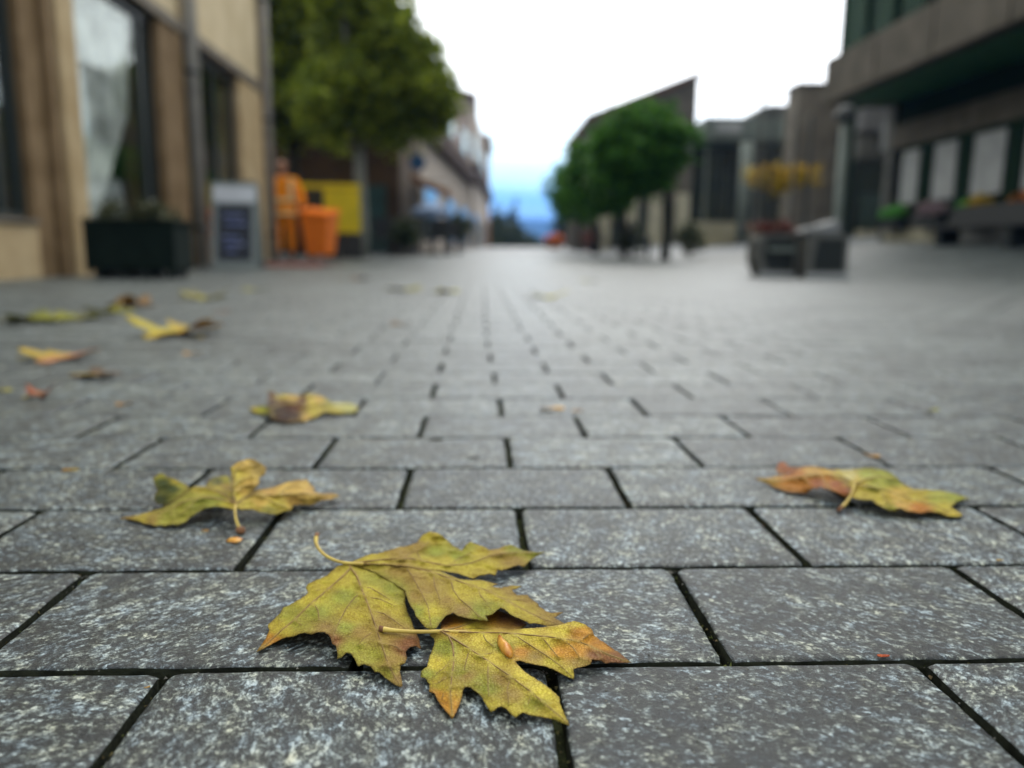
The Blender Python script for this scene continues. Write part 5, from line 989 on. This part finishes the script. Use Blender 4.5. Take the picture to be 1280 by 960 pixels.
# ------------------------------------------------------------ lamp column and planter bench in front
b = onG(1042, 334, 12.6)
t = empty('lamp_column', b, 0, 'thick grey-green lamp column with a dark cap behind the planter bench', 'street lamp')
MB().tube([(0, 0, 0), (0, 0, .55), (0, 0, 2.22)], [.08, .075, .065], 18).build('shaft', M['steel'], t, True); MB().tube([(0, 0, -.02), (0, 0, .62)], .11, 18).build('base_sleeve', M['lampblack'], t, True)
MB().tube([(0, 0, 2.22), (0, 0, 2.28), (0, 0, 2.37), (0, 0, 2.42)], [.09, .15, .15, .08], 18).build('lamp_head', M['lampblack'], t, True); MB().tube([(0, 0, 2.421), (0, 0, 2.46)], [.13, .10], 18).build('cap', M['conc_light'], t, True)
pq = onG(1002, 340, 8.25); pbn = empty('planter_bench', pq, 0, 'low grey concrete planter with two dark inset panels, near the lamp column', 'planter')
def onP(px, py, Y): return onY(px, py, Y)-pq
# curved left module and square right module; frames around recessed dark panels
def module(x0, x1, z1, y0, depth, r, name, lean=0):
    n = 6; o = []
    for cx, cz, a0_ in ((x0+r, z1-r*.5, 1.0), ):
        for i in range(n+1): a = PI+(-PI/2)*i/n; o.append((x0+r+r*math.cos(a), z1-r*.5+r*.5*math.sin(a)))
    out_ = [(x0+r*.45, 0), (x0, z1*.35)]+o+[(x1, z1), (x1, 0)]
    body_ = MB().prism(out_, 'y', y0, y0+depth).build(name, M['conc_dark'], pbn, bevel=.012)
    fr = .045; inn = [(x0+r*.5+fr, fr+.03), (x0+fr+.03, z1*.5), (x0+fr+.06, z1-fr), (x1-fr, z1-fr), (x1-fr, fr+.03)]
    MB().prism(inn, 'y', y0-.006, y0+.02).build('inset_panel', M['inset'], body_); return body_
xL, xM, xR = onP(948, 330, 8.3).x, onP(1005, 330, 8.2).x, onP(1061, 330, 8.1).x; zB = onP(1000, 289, 8.25).z
m1 = module(xL, xM-.01, zB-.02, .12, .32, .16, 'curved_module'); m2_ = module(xM, xR, zB-.03, -.12, .50, .03, 'square_module')
B('front_rail', (xL+.12, .06, (zB)*.55), (xM-.05, .11, (zB)*.55+.05), M['steel'], pbn, .004)
for a, c_ in ((xL+.02, xM-.03),): B('base_ledge', (a, .06, 0), (c_, .119, .05), M['conc_light'], pbn, .01)
B('base_ledge', (xM-.02, -.17, 0), (xR+.02, -.121, .05), M['conc_light'], pbn, .01)
mb = MB(); mb.prism([(xM-.05, zB-.025), (xR-.05, zB-.025), (xR-.08, zB+.13), (xM+.22, zB+.07), (xM, zB+.03)], 'y', -.05, .33); mb.build('sloping_slab', mat('mid_concrete', (.17, .175, .17), .9, (.23, .235, .23), 4), pbn, bevel=.02)
t = empty('red_plant', pq+Vector(((xL+xM)/2, .28, zB-.03)), 0, 'low dark red plant growing in the left half of the grey planter', 'plant'); leafcloud('foliage', [(0, 0, .05, .26, .2, .06), (.1, 0, .07, .15, .15, .06)], 900, .022, M['redleaf'], t, 2, .06)
MB().tube([(0, 0, -.02), (0, 0, .08)], [.012, .006], 6).build('stem', M['bark_dark'], t)

# ------------------------------------------------------------ hills beyond the street
xs = np.linspace(-1600, 1600, 90); V = []; Fc = []; D = [(700, -25), (1100, 8), (1500, 42), (1900, 76), (2400, 50), (3000, 20)]
for j, (y, z) in enumerate(D):
    for i, x in enumerate(xs):
        V.append((x, y+60*noise.noise(Vector((x/300, j, 0))), z+(18*noise.noise(Vector((x/420, j*.7, 3)))+8*noise.noise(Vector((x/130, j, 9))))*(j > 0)))
n = len(xs); Fc = [(j*n+i, j*n+i+1, (j+1)*n+i+1, (j+1)*n+i) for j in range(len(D)-1) for i in range(n-1)]
me = bpy.data.meshes.new('hills'); me.from_pydata(V, [], Fc); tag(link('hills', me, M['hill'], None, True), kind='structure')
# the air between here and the hills
hz = MB().box((-1700, -300, -60), (1700, 3100, 118)).build('haze', None); hm = bpy.data.materials.new('haze'); hm.use_nodes = True; t_ = hm.node_tree; t_.nodes.remove(t_.nodes['Principled BSDF'])
pv = t_.nodes.new('ShaderNodeVolumePrincipled'); pv.inputs['Color'].default_value = (.16, .40, 1.0, 1); pv.inputs['Density'].default_value = .00042; pv.inputs['Anisotropy'].default_value = .2
t_.links.new(pv.outputs[0], t_.nodes['Material Output'].inputs['Volume']); hz.data.materials.append(hm); tag(hz, kind='stuff')
